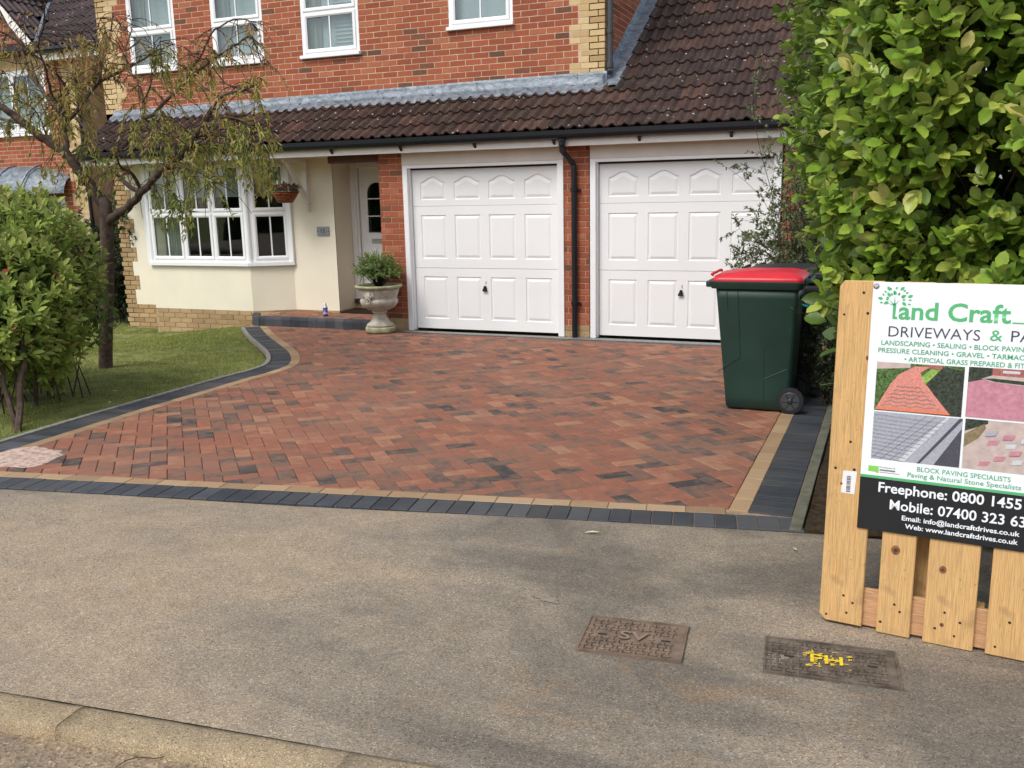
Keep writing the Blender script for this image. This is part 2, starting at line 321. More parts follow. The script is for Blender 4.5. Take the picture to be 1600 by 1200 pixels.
    def build(s, name, mats, parent=None, smooth=False, loc=None, mw=None): return link(name, s.mesh(name, mats, smooth), parent, loc, mw)
def inset(poly, c):
    n = len(poly); out = []
    A = sum(poly[i][0]*poly[(i+1) % n][1]-poly[(i+1) % n][0]*poly[i][1] for i in range(n)); sg = 1 if A > 0 else -1
    for i in range(n):
        p0, p, p1 = poly[i-1], poly[i], poly[(i+1) % n]
        def nrm(a, b): dx, dy = b[0]-a[0], b[1]-a[1]; L = math.hypot(dx, dy) or 1e-9; return -dy/L*sg, dx/L*sg
        n0, n1 = nrm(p0, p), nrm(p, p1); bx, by = n0[0]+n1[0], n0[1]+n1[1]; k = c*2/max(.4, bx*bx+by*by)
        out.append((p[0]+bx*k, p[1]+by*k))
    return out
def link(name, data, parent=None, loc=None, mw=None):
    o = bpy.data.objects.new(name, data); COL.objects.link(o)
    if parent is not None: o.parent = parent
    if loc is not None: o.location = loc
    if mw is not None: o.matrix_basis = mw
    return o
def tag(o, label=None, cat=None, group=None, kind=None):
    if label: o['label'] = label
    if cat: o['category'] = cat
    if group: o['group'] = group
    if kind: o['kind'] = kind
    return o
def empty(name, label, cat, group=None, loc=None):
    o = bpy.data.objects.new(name, None); COL.objects.link(o); o.empty_display_size = .1
    if loc: o.location = loc
    return tag(o, label, cat, group)
def fast(name, V, F, mat, parent=None, tint=None, smooth=True, loc=None):
    V = np.asarray(V, np.float32); F = np.asarray(F, np.int32); me = bpy.data.meshes.new(name); k = F.shape[1]
    me.vertices.add(len(V)); me.vertices.foreach_set('co', V.ravel()); me.loops.add(F.size); me.loops.foreach_set('vertex_index', F.ravel())
    me.polygons.add(len(F)); me.polygons.foreach_set('loop_start', np.arange(0, F.size, k, dtype=np.int32)); me.polygons.foreach_set('use_smooth', np.full(len(F), smooth))
    me.materials.append(mat); a = me.attributes.new('tint', 'FLOAT', 'POINT'); a.data.foreach_set('value', np.asarray(tint, np.float32) if tint is not None else np.full(len(V), .5, np.float32))
    me.update(calc_edges=True); me.validate(); return link(name, me, parent, loc)

# pieces collected per (owner, kind): the largest in view become objects, the rest one joined part
POOL = {}
MESHC = {}
def piece(parent, name, mat, key, make, mw, centre, size, tint):
    """make(mb, tint) fills a local mesh; mw places it"""
    POOL.setdefault((parent.name, name), []).append((parent, mat, key, make, mw, centre, size, tint))
def flush(limit=295):
    for (pn, name), L in POOL.items():
        def score(r):
            u, v, z = px(r[5])
            if z < .3: return -1
            ins = (-60 < u < 1660 and -60 < v < 1260); return (r[6]/z) * (1 if ins else .001)
        L.sort(key=score, reverse=True)
        for r in L[:limit]:
            parent, mat, key, make, mw, c, sz, tint = r
            q = round(tint*15)/15; k = (name, mat, key, q) if key is not None else None
            me = MESHC.get(k) if k else None
            if me is None:
                mb = MB(); make(mb, q); me = mb.mesh(name, M[mat])
                if k: MESHC[k] = me
            link(name, me, parent, mw=mw)
        rest = L[limit:]
        if rest:
            mb = MB()
            for parent, mat, key, make, mw, c, sz, tint in rest:
                t = MB(); make(t, tint); mb.add([mw @ Vector(v) for v in t.V], t.F, tint)
            o = mb.build(name, M[rest[0][1]], rest[0][0]); o['kind'] = 'stuff'
    POOL.clear()

# ---------------------------------------------------------------- brickwork
def brick_geo(w, h=.065, d=.02, c=.0022):
    def make(mb, tint):
        x, z = w/2, h/2
        V = [(-x, d, -z), (x, d, -z), (x, d, z), (-x, d, z), (-x, c, -z), (x, c, -z), (x, c, z), (-x, c, z), (-x+c, 0, -z+c), (x-c, 0, -z+c), (x-c, 0, z-c), (-x+c, 0, z-c)]
        F = [(8, 9, 10, 11)]+[(4+i, 4+(i+1) % 4, 8+(i+1) % 4, 8+i) for i in range(4)]+[(i, (i+1) % 4, 4+(i+1) % 4, 4+i) for i in range(4)]
        mb.add(V, F, tint)
    return make
def brick_wall(owner, p0, ang, u0, u1, z0, z1, holes=(), zone=None, phase=0., zph=0., umax=None, umin=None, ztop=None):
    """wall face through p0 along angle ang; bricks sit 5 mm proud of the mortar; zone(u,z)->(name,mat)"""
    zone = zone or (lambda u, z: ('brick', 'brick'))
    dx, dy = math.cos(ang), math.sin(ang); k0 = math.floor((z0-zph)/.075)
    k = k0
    while True:
        zb = zph + k*.075; zt = zb+.065
        if zb > z1: break
        k += 1
        a, b = max(zb, z0), min(zt, z1)
        if b-a < .015: continue
        off = phase + (.1125 if k % 2 else 0.)
        i0 = math.floor((u0-off)/.225)-1; zc = (a+b)/2
        edges = []
        i = i0
        while off+i*.225 < u1:
            edges.append((off+i*.225, off+i*.225+.215)); i += 1
        segs = [(u0, u1)]
        if umax: segs = [(u0, min(u1, umax(zc)))]
        if umin: segs = [(max(segs[0][0], umin(zc)), segs[0][1])]
        for (h0, h1, g0, g1) in holes:
            if g0 < zc < g1:
                segs = [s for q in segs for s in ((q[0], min(q[1], h0)), (max(q[0], h1), q[1])) if s[1]-s[0] > .02]
        for e0, e1 in edges:
            for s0, s1 in segs:
                l, r = max(e0, s0), min(e1, s1)
                if r-l < .03: continue
                # cut where the zone changes
                cuts = [l, r]; zl, zr = zone(l+.01, zc), zone(r-.01, zc)
                if zl != zr:
                    lo, hi = l+.01, r-.01
                    for _ in range(12):
                        m_ = (lo+hi)/2
                        if zone(m_, zc) == zl: lo = m_
                        else: hi = m_
                    cuts = [l, lo-.005, lo+.005, r]
                for q in range(0, len(cuts), 2):
                    l2, r2 = cuts[q], cuts[q+1]
                    if r2-l2 < .025: continue
                    nm, mt = zone((l2+r2)/2, zc)
                    if nm is None: continue
                    uc = (l2+r2)/2; P = Vector((p0[0]+dx*uc, p0[1]+dy*uc, zc)); j = random.uniform(-.0008, .0008)
                    P += Vector((dy, -dx, 0))*(.003+j)
                    w_ = round(r2-l2, 3); hh = round(b-a, 3)
                    tint = random.uniform(.25, .95) if random.random() > .06 else random.uniform(0, .16)
                    piece(owner, nm, mt, (w_, hh), brick_geo(w_, hh), Matrix.Translation(P) @ Matrix.Rotation(ang, 4, 'Z'), P, w_*hh, tint)
def slab(mb, p0, ang, u0, u1, z0, z1, th=.1, holes=()):
    """wall backing with openings, front face on the line"""
    us = sorted({u0, u1, *[min(max(h, u0), u1) for q in holes for h in q[:2]]}); zs = sorted({z0, z1, *[min(max(h, z0), z1) for q in holes for h in q[2:]]})
    dx, dy = math.cos(ang), math.sin(ang)
    for a, b in zip(us, us[1:]):
        for c, d in zip(zs, zs[1:]):
            um, zm = (a+b)/2, (c+d)/2
            if any(h[0] < um < h[1] and h[2] < zm < h[3] for h in holes): continue
            V = [(p0[0]+dx*u-dy*t, p0[1]+dy*u+dx*t, z) for u in (a, b) for t in (0, th) for z in (c, d)]
            mb.add(V, [(0, 4, 5, 1), (2, 3, 7, 6)] + ([(0, 1, 3, 2)] if a == u0 or any(abs(h[1]-a) < 1e-6 and h[2] < zm < h[3] for h in holes) else []) + ([(4, 6, 7, 5)] if b == u1 or any(abs(h[0]-b) < 1e-6 and h[2] < zm < h[3] for h in holes) else []) + ([(0, 2, 6, 4)] if c == z0 or any(abs(h[3]-c) < 1e-6 and h[0] < um < h[1] for h in holes) else []) + ([(1, 5, 7, 3)] if d == z1 or any(abs(h[2]-d) < 1e-6 and h[0] < um < h[1] for h in holes) else []))

# ================================================================ GROUND
def struct(o): o['kind'] = 'structure'; return o
def sheet(name, mat, x0, x1, y0, y1, zf, nx=2, ny=2):
    mb = MB(); V = [(x0+(x1-x0)*i/nx, y0+(y1-y0)*j/ny, 0) for j in range(ny+1) for i in range(nx+1)]; V = [(x, y, zf(x, y)) for x, y, _ in V]
    F = [(j*(nx+1)+i, j*(nx+1)+i+1, (j+1)*(nx+1)+i+1, (j+1)*(nx+1)+i) for j in range(ny) for i in range(nx)]
    return struct(mb.add(V, F).build(name, mat))
sheet('ground', M['lawnbase'], -150, 150, -150, 150, lambda x, y: -.62, 1, 1)
KD = Vector((1, .105, 0)).normalized(); KN = Vector((-KD.y, KD.x, 0))
KP = Vector((.777, -8.782, 0))                               # back edge of the kerb
def kline(off):                                             # y on a line parallel to the kerb, off metres behind its back edge
    return lambda x: KP.y + off/KN.y + (x-KP.x)*KD.y/KD.x
fr0 = (2.878, -6.348); fsl = .196                            # outer edge of the drive along the footway
def front(off): 
    c = math.sqrt(1+fsl*fsl); return lambda x: fr0[1] + (x-fr0[0])*fsl + off*c
# footway tarmac
mb = MB(); nx = 60; V = []; F = []
xs = [-14+i*(30/nx) for i in range(nx+1)]
for i, x in enumerate(xs):
    for j in range(25):
        a = kline(0)(x); b = front(0)(x)-.004
        y = a+(b-a)*j/24; h = gz(y)+.006*math.sin(1.7*x+.8*y)*math.sin(1.3*y) - (.008*math.exp(-((b-y)/.05)**2)) + .004*math.exp(-((b-y-.1)/.09)**2)*math.sin(9*x)
        V.append((x, y, h))
for i in range(nx):
    for j in range(24): F.append((i*25+j, (i+1)*25+j, (i+1)*25+j+1, i*25+j+1))
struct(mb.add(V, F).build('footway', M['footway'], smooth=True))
# road
mb = MB(); V = []; F = []; ys = [-40, -14, -11]+[-10.2+.02*i for i in range(0, 65)]
xs = [-20, -5]+[-1.5+.05*i for i in range(120)]+[8, 20]
def roadz(x, y):
    return gz(y)-.038 + .0025*math.sin(31*x+3*math.sin(17*y))*math.sin(27*y+2*math.sin(23*x)) if y > -13 else gz(-13)-.04
ys = [y for y in ys]
for x in xs:
    e = kline(-.128)(x)
    for y in ys: V.append((x, y+(e+.02+8.9)*(1 if y > -10.9 else 0), roadz(x, y)))
n = len(ys)
for i in range(len(xs)-1):
    for j in range(n-1): F.append((i*n+j, (i+1)*n+j, (i+1)*n+j+1, i*n+j+1))
struct(mb.add(V, F).build('road', M['road'], smooth=True))
# kerb of flat stones
kerb = struct(link('kerb', None)); 
for i in range(-9, 12):
    L = .915; u0 = i*L+.33; u1 = u0+L-.0012; mb = MB(); n = 12
    def kp(u, off, dz): p = KP+KD*u+KN*off; return (p.x, p.y, gz(p.y)+dz)
    V = []; F = []
    rn = [random.uniform(-.004, .004) for _ in range(n+1)]; rz = [random.uniform(-.002, .002) for _ in range(n+1)]
    for k in range(n+1):
        u = u0+(u1-u0)*k/n
        V += [kp(u, 0+rn[k]*.6, -.1), kp(u, 0+rn[k]*.6, .002), kp(u, -.02, .006+rz[k]), kp(u, -.11, .003+rz[k]), kp(u, -.126+rn[k], -.007), kp(u, -.133+rn[k], -.06)]
    for k in range(n):
        for j in range(5): F.append((k*6+j, k*6+j+1, (k+1)*6+j+1, (k+1)*6+j))
    F += [tuple(range(6)), tuple(range(n*6, n*6+6))[::-1]]
    mb.add(V, F, random.random()).build('kerb_stone', M['kerbstone'], kerb, smooth=True)

# ---- driveway outline
def catmull(P, m=8):
    out = []; P = [P[0]]+list(P)+[P[-1]]
    for i in range(1, len(P)-2):
        p0, p1, p2, p3 = [np.array(q, float) for q in P[i-1:i+3]]
        for k in range(m):
            t = k/m; out.append(.5*((2*p1)+(-p0+p2)*t+(2*p0-5*p1+4*p2-p3)*t*t+(-p0+3*p1-3*p2+p3)*t**3))
    out.append(np.array(P[-2], float)); return out
LEFT = catmull([(-4.72, -.20), (-4.22, -.743), (-3.80, -1.17), (-3.2, -1.752), (-2.80, -2.163), (-2.47, -2.58), (-2.26, -2.95), (-2.175, -3.35), (-2.15, -3.9), (-2.03, -5.34), (-1.853, -6.697), (-1.81, -6.98)])
FR = [np.array((x, front(.305)(x))) for x in (-1.815, 2.664)]
RIGHT = [np.array((2.664, -6.10)), np.array((2.664, -.3))]
def resample(P, step):
    P = [np.array(p, float) for p in P]; d = [0]
    for a, b in zip(P, P[1:]): d.append(d[-1]+np.linalg.norm(b-a))
    out = []; s = 0; i = 0
    while s <= d[-1]+1e-9:
        while i < len(d)-2 and d[i+1] < s: i += 1
        t = (s-d[i])/max(1e-9, d[i+1]-d[i]); p = P[i]+(P[i+1]-P[i])*t; out.append(p); s += step
    return out
def normals(P):
    out = []
    for i in range(len(P)):
        d = P[min(i+1, len(P)-1)]-P[max(i-1, 0)]; d = d/np.linalg.norm(d); out.append(np.array((-d[1], d[0])))
    return out
drive = struct(link('driveway', None))
def band(owner, P, o0, o1, step, name, mat, dz=0., side=1, gap=.0022, depth=.05, lo=.0, hi=1., skip=None, chf=.003, sub=1):
    Q = resample(P, step/sub); Nn = normals(Q)
    for i in range(0, len(Q)-sub, sub):
        idx = list(range(i, i+sub+1))
        inner = [Q[k]+Nn[k]*side*(o0+gap/2) for k in idx]; outer = [Q[k]+Nn[k]*side*(o1-gap/2) for k in idx]
        t0 = (inner[1]-inner[0]); t0 = t0/np.linalg.norm(t0)*gap; t1 = (inner[-1]-inner[-2]); t1 = t1/np.linalg.norm(t1)*gap
        inner[0] = inner[0]+t0/2; outer[0] = outer[0]+t0/2; inner[-1] = inner[-1]-t1/2; outer[-1] = outer[-1]-t1/2
        poly = [tuple(p) for p in inner]+[tuple(p) for p in outer[::-1]]
        if sum(poly[k][0]*poly[(k+1) % len(poly)][1]-poly[(k+1) % len(poly)][0]*poly[k][1] for k in range(len(poly))) < 0: poly = poly[::-1]
        c = np.mean(poly, axis=0)
        if skip and skip(c): continue
        paver(owner, name, mat, poly, dz, depth, random.uniform(lo, hi), chf)
def paver(owner, name, mat, poly, dz, depth, tint, chf=.003, zf=None):
    c = np.mean(poly, axis=0); A = abs(sum(poly[k][0]*poly[(k+1) % len(poly)][1]-poly[(k+1) % len(poly)][0]*poly[k][1] for k in range(len(poly))))/2
    if A < 4e-4: return
    zc = gz(c[1])+dz+random.uniform(-.0012, .0012); loc = [(p[0]-c[0], p[1]-c[1]) for p in poly]
    def make(mb, t): mb.prism(loc, -depth, 0, chf, t, zf=lambda x, y: -.0245*y if zf is None else 0.)
    P = Vector((c[0], c[1], zc))
    key = tuple((round(a, 4), round(b, 4)) for a, b in loc) if len(poly) == 4 and name == 'red_paver' else None
    piece(owner, name, mat, key, make, Matrix.Translation(P) @ Matrix.Rotation(random.gauss(0, .004), 4, 'X') @ Matrix.Rotation(random.gauss(0, .004), 4, 'Y'), P, A, tint)
# sand bed
mb = MB(); poly = [tuple(p-normals(LEFT)[i]*.0) for i, p in enumerate(LEFT)]
nl = normals(LEFT)
outerL = [tuple(p - n_*.36) for p, n_ in zip(LEFT, nl)]
poly = [(-5.1, -.1)]+outerL[1:-3]+[(-2.2, -7.25), (-1.3, front(.012)(-1.3)), (3.0, front(.012)(3.0)), (3.0, .05), (-5.1, .05)]
struct(MB().prism(poly, -.03, -.008, 0, zf=lambda x, y: gz(y)).build('sand_bed', M['sand'])).parent = drive
fb = [tuple(p) for p in LEFT[:-1]]+[(2.664, front(.305)(2.664)), (2.664, -.26)]
struct(MB().prism(fb, -.02, -.0072, 0, zf=lambda x, y: gz(y)).build('field_bed', M['shade_sand'])).parent = drive
band(drive, LEFT, 0, .1, .2, 'buff_block', 'buff', side=-1, sub=2)
band(drive, LEFT, .1, .305, .1, 'charcoal_block', 'charcoal', side=-1)
band(drive, LEFT, .31, .36, .45, 'edging_kerb', 'edging', dz=.012, side=-1, sub=6, gap=.004)
FRL = [FR[0]+np.array((-.25, -.25*fsl)), FR[1]+np.array((.03, .03*fsl))]
band(drive, FRL, 0, .1, .2, 'buff_block', 'buff', side=-1)
FRB = [FR[0]+np.array((-.5, -.5*fsl)), FR[1]+np.array((.335, .335*fsl))]
band(drive, FRB[::-1], .1, .302, .104, 'charcoal_block', 'charcoal', side=1, gap=.004, lo=.15)
band(drive, RIGHT, 0, .1, .2, 'buff_block', 'buff', side=-1)
band(drive, RIGHT, .1, .314, .1, 'charcoal_block', 'charcoal', side=-1, gap=.0015, hi=.7)
band(drive, [np.array((2.664, -6.31)), np.array((2.664, -.3))], .318, .378, .6, 'edging_kerb', 'edging_moss', dz=.006, side=-1, gap=.003)
band(drive, [np.array((-3.0, -.26)), np.array((3.0, -.28))], 0, .1, .2, 'charcoal_block', 'charcoal', side=1, skip=lambda c: c[0] > 2.66)
# herringbone field
def clip(poly, a, n_):                                      # keep side where (p-a).n >= 0
    out = []
    for i in range(len(poly)):
        p, q = poly[i-1], poly[i]; dp = (p[0]-a[0])*n_[0]+(p[1]-a[1])*n_[1]; dq = (q[0]-a[0])*n_[0]+(q[1]-a[1])*n_[1]
        if (dp >= 0) != (dq >= 0): t = dp/(dp-dq); out.append((p[0]+(q[0]-p[0])*t, p[1]+(q[1]-p[1])*t))
        if dq >= 0: out.append(q)
    return out
LA = np.array(LEFT); LN = np.array(nl)
e_ = .102; rot45 = math.radians(43); ca, sa = math.cos(rot45), math.sin(rot45); g_ = .0017
fa = (fr0[0], front(.307)(fr0[0])); fn_ = np.array((-fsl, 1)); fn_ = fn_/np.linalg.norm(fn_)
clump = lambda x, y: .5+.5*math.sin(2.1*x+1.3*math.sin(1.7*y))*math.sin(1.9*y+1.1*math.sin(2.3*x))
for a in range(-90, 90):
    for b in range(-60, 60):
        for (x0, y0, w_, h_) in ((0, 0, 2, 1), (2, 0, 1, 2)):
            ox, oy = a+2*b+x0, -a+2*b+y0
            cx, cy = (ox+w_/2)*e_, (oy+h_/2)*e_; X, Y = ca*cx-sa*cy - .9, sa*cx+ca*cy-3.4
            if not (-4.9 < X < 2.8 and -7.1 < Y < -.15): continue
            quad = [(ox*e_+g_, oy*e_+g_), ((ox+w_)*e_-g_, oy*e_+g_), ((ox+w_)*e_-g_, (oy+h_)*e_-g_), (ox*e_+g_, (oy+h_)*e_-g_)]
            quad = [(ca*p-sa*q - .9, sa*p+ca*q-3.4) for p, q in quad]
            q2 = clip(quad, fa, fn_); 
            if q2: q2 = clip(q2, (2.662, 0), (-1, 0))
            if q2: q2 = clip(q2, (0, -.262 if X > -3.0 else -.168), (0, -1))
            if q2:
                k = int(np.argmin((LA[:, 0]-X)**2+(LA[:, 1]-Y)**2))
                if k < len(LA)-1: q2 = clip(q2, LA[k]+LN[k]*.002, LN[k])
            if len(q2) < 3: continue
            r = random.random(); t_ = .55+random.gauss(0, .2) if r > .11 else random.uniform(.1, .42)
            t_ = min(1, max(0, t_ - .06*clump(X, Y)+.02)); 
            paver(drive, 'red_paver', 'paver', q2, 0, .05, t_, .004)
# drain channel and threshold
chn = MB(); chn.box(-2.55, 2.66, -.155, -.015, gz(0)-.06, gz(-.08)+.001, .5)
o = chn.build('concrete_threshold', M['edging'], drive)
gr = MB()
for i in range(150):
    x = -.2+i*.0195
    if x < 2.66: gr.box(x, x+.011, -.133, -.045, gz(-.1)-.008, gz(-.1)+.006)
gr.box(-.22, 2.66, -.145, -.133, gz(-.1)-.01, gz(-.1)+.007); gr.box(-.22, 2.66, -.045, -.033, gz(-.1)-.01, gz(-.1)+.007)
o = gr.build('drain_grating', M['steel'], drive); 

# porch step
step = struct(link('porch_step', None)); zt = -.03
mb = MB(); mb.prism([(-4.93, -.12), (-2.92, -.10), (-2.92, .0), (-2.92, 1.0), (-4.0, 1.0), (-4.0, .6), (-4.75, .59), (-5.25, .3)], gz(0)-.05, zt-.006)
mb.build('step_base', M['sand'], step)
n = 20; Lx = 2.03
for i in range(14):
    x0 = -4.95+i*.145; x1 = x0+.142; tl = random.random(); o0, o1 = -.145+.002*i, -.145+.002*(i+1); h = zt-(gz(-.1)-.02)
    mb = MB(); V = []; prof = [(0, -h), (0, -.035), (.006, -.014), (.02, -.003), (.045, 0), (.1, 0), (.1, -h)]
    for x, o in ((x0, o0), (x1, o1)): V += [(x-(x0+x1)/2, a+o, b) for a, b in prof]
    m_ = len(prof); F = [(k, k+m_, k+1+m_, k+1) for k in range(m_-1)]+[tuple(range(m_)), tuple(range(m_, 2*m_))[::-1]]
    P = Vector(((x0+x1)/2, 0, zt+.003)); mb.add(V, F, tl).build('charcoal_block', M['charcoal'], step, loc=P)
for i in range(6):                                          # left flank of the step, turning to the bay wall
    a = i/6; x, y = -4.95-.28*a, -.09+.36*a
    MB().prism([(x-.07, y-.05), (x+.05, y-.06), (x+.03, y+.02), (x-.07, y+.03)], -.16, 0, .006, random.random()).build('charcoal_block', M['charcoal'], step, loc=(0, 0, zt+.002+a*.0004))
for a in range(-40, 40):
    for b in range(-30, 30):
        for (x0, y0, w_, h_) in ((0, 0, 2, 1), (2, 0, 1, 2)):
            ox, oy = a+2*b+x0, -a+2*b+y0; cx, cy = (ox+w_/2)*e_, (oy+h_/2)*e_; X, Y = ca*cx-sa*cy-3.9, sa*cx+ca*cy+.3
            if not (-5.1 < X < -2.8 and -.15 < Y < 1.15): continue
            quad = [(ox*e_+g_, oy*e_+g_), ((ox+w_)*e_-g_, oy*e_+g_), ((ox+w_)*e_-g_, (oy+h_)*e_-g_), (ox*e_+g_, (oy+h_)*e_-g_)]
            quad = [(ca*p-sa*q-3.9, sa*p+ca*q+.3) for p, q in quad]
            for A_, n_ in (((0, -.03), (0, 1)), ((-2.93, 0), (-1, 0)), ((0, 1.0), (0, -1)), ((-4.9, 0), (1, 0)), ((-4.75, .59), (.5, -.785))):
                if quad and not (n_ == (.5, -.785) and Y > .6): quad = clip(quad, A_, n_)
            if X < -4.0 and quad: quad = clip(quad, (0, .59), (0, -1))
            if len(quad) < 3: continue
            c = np.mean(quad, axis=0); loc = [(p[0]-c[0], p[1]-c[1]) for p in quad]; t_ = min(1, max(0, .55+random.gauss(0, .2)))
            P = Vector((c[0], c[1], zt)); piece(step, 'red_paver', 'paver', None, (lambda L: (lambda mb, t: mb.prism(L, -.03, 0, .0028, t)))(loc), Matrix.Translation(P), P, .02, t_)
flush()

# lawn
def lawn_edge(y):
    L = [tuple(p - n_*.365) for p, n_ in zip(LEFT, nl)]; best = -5.2
    for a, b in zip(L, L[1:]):
        if min(a[1], b[1]) <= y <= max(a[1], b[1]): return a[0]+(b[0]-a[0])*(y-a[1])/((b[1]-a[1]) or 1e-9)
    return -4.95 if y > -.3 else L[-1][0]
mb = MB(); V = []; F = []; ny = 70; nx = 60
for j in range(ny+1):
    y = -7.2+j*(9.4/ny); e = lawn_edge(y) if y < .2 else -5.0
    for i in range(nx+1):
        x = -14+(e+14)*(i/nx)**.8; y = min(front(.0)(x)+.02, -7.1) if j == 0 else -7.2+j*(9.4/ny); V.append((x, y, lz(x, y)-.018+.008*math.sin(3*x)*math.sin(2.7*y)-.012*sstep(.12, 0, e-x)))
for j in range(ny):
    for i in range(nx): F.append((j*(nx+1)+i, j*(nx+1)+i+1, (j+1)*(nx+1)+i+1, (j+1)*(nx+1)+i))
struct(mb.add(V, F).build('lawn', M['lawnbase'], smooth=True))
# grass blades
nb = 95000; gx = []; gy = []
Y_ = rng.uniform(-7.1, 1.2, nb*2); X_ = rng.uniform(-9.5, -1.9, nb*2)
ys_t = np.linspace(-7.2, 2, 400); et = np.array([lawn_edge(y) if y < .2 else -5.0 for y in ys_t])
E_ = np.interp(Y_, ys_t, et); ok = X_ < E_-.015; bay = (Y_ > .2) & (X_ > -7.2); ok &= ~bay; ok &= ~((Y_ > .56) & (X_ > -8.15)); ok &= ~((X_ > -5.3) & (Y_ > -.15))
ok &= ~((np.abs(X_-(-3.75))**2*1.2+np.abs(Y_+5.2)**2) < rng.uniform(.1, .75, nb*2))
X_, Y_, E_ = X_[ok][:nb], Y_[ok][:nb], E_[ok][:nb]; n = len(X_)
Z_ = np.array([lz(x, y) for x, y in zip(X_, Y_)])-.02-.012*np.clip((.12-(E_-X_))/.12, 0, 1)
wornn = np.sin(1.3*X_+.7)*np.sin(1.9*Y_+1.)*.5+.5
hh = rng.uniform(.018, .042, n)*(1-.35*wornn); ang = rng.uniform(0, 2*np.pi, n); ww = rng.uniform(.0022, .0045, n); ln = rng.uniform(0, .9, n)*hh; la = rng.uniform(0, 2*np.pi, n)
B = np.stack([X_, Y_, Z_], 1); D = np.stack([np.cos(ang)*ww, np.sin(ang)*ww, ww*0], 1); T = B+np.stack([np.cos(la)*ln, np.sin(la)*ln, hh], 1)
V = np.stack([B-D, B+D, T], 1).reshape(-1, 3); F = np.arange(3*n).reshape(-1, 3)
tt = np.clip(rng.normal(.45, .22, n)+.25*(wornn-.5), 0, 1)
o = fast('grass', V, F, M['grassblade'], None, np.repeat(tt, 3), False); o['kind'] = 'stuff'
# bed under the right hedge
mb = MB(); V = []; F = []; nx, ny = 40, 60
for j in range(ny+1):
    for i in range(nx+1):
        x = 3.048+i*5/nx; y = -6.9+j*9/ny; ymin = front(.0)(x)-.02
        V.append((x, max(y, ymin), gz(max(y, ymin))-.012+.02*math.sin(7*x+2*y)*math.sin(5*y)))
for j in range(ny):
    for i in range(nx): F.append((j*(nx+1)+i, j*(nx+1)+i+1, (j+1)*(nx+1)+i+1, (j+1)*(nx+1)+i))
struct(mb.add(V, F).build('soil_bed', M['soil'], smooth=True))

# ================================================================ HOUSE
house = empty('brick_house', 'red brick detached house with cream rendered ground floor and two white garage doors', 'house')
def hp(name, mb, mat, parent=house, smooth=False, loc=None, mw=None): return mb.build(name, M[mat] if isinstance(mat, str) else [M[k] for k in mat], parent, smooth, loc, mw)
UW = .6; XL, XR = -8.11, 0.; ZPH = 3.187; RS = .65; EZ = 2.35; EY = -.25
def roofz(y): return EZ + RS*(y-EY)
WIN = [(-7.50, -6.60, 3.545, 4.93), (-5.93, -5.03, 3.545, 4.93), (-4.38, -3.455, 3.545, 4.93), (-2.10, -1.20, 3.73, 4.93)]
# ---- upper wall
def upzone(u, z):
    k = math.floor((z-ZPH)/.225+1e-6)
    wq = .45 if k % 2 else .335
    if u > XR-wq: return ('quoin_brick', 'quoin')
    if u < XL+(.335 if k % 2 else .45): return ('quoin_brick', 'quoin')
    return ('brick', 'brick')
holes = [(a, b, c-.005, d) for a, b, c, d in WIN]
mb = MB(); slab(mb, (0, UW), 0, XL, XR, 2.86, 5.06, .22, holes); wall = hp('upper_wall', mb, 'mortar_red')
brick_wall(wall, (0, UW), 0, XL, XR, 2.95, 5.06, holes, upzone, phase=-.30, zph=ZPH)
# return wall facing right
mb = MB(); slab(mb, (0, UW), math.pi/2, .0, 6.4, 2.86, 5.06, .2); o = hp('return_wall', mb, 'mortar_red'); 
def retzone(u, z):
    k = math.floor((z-ZPH)/.225+1e-6); return ('quoin_brick', 'quoin') if u < (.335 if k % 2 else .225)-.12 else ('brick', 'brick')
brick_wall(o, (0, UW), math.pi/2, .0, 4.0, 2.9, 5.06, (), retzone, phase=-.11, zph=ZPH, umax=lambda z: max(.001, (z-EZ)/RS+EY-UW-.02))
mb = MB(); slab(mb, (XL, 9.0), -math.pi/2, 0, 8.4, -.6, 5.06, .2); hp('side_wall', mb, 'mortar_red')
mb = MB(); mb.box(XL, XR, 8.8, 9, -.5, 5.06); hp('rear_wall', mb, 'mortar_red')
# eaves and main roof above the picture
mb = MB(); mb.box(XL-.15, XR+.15, .32, .36, 4.98, 5.16); hp('upper_fascia', mb, 'fascia'); mb = MB(); mb.box(XL-.15, XR+.15, .36, 1.0, 5.06, 5.08); hp('upper_soffit', mb, 'soffit')
mb = MB(); mb.add([(XL-.2, .26, 5.12), (XR+.2, .26, 5.12), (XR+.2, 4.8, 8.1), (XL-.2, 4.8, 8.1), (XL-.2, .26, 5.2), (XR+.2, .26, 5.2), (XR+.2, 4.8, 8.2), (XL-.2, 4.8, 8.2), (XL-.2, 9.4, 5.2), (XR+.2, 9.4, 5.2)], [(0, 1, 5, 4), (4, 5, 6, 7), (7, 6, 9, 8), (0, 1, 2, 3), (1, 2, 6, 5), (0, 3, 7, 4)]); hp('main_roof', mb, 'tile')
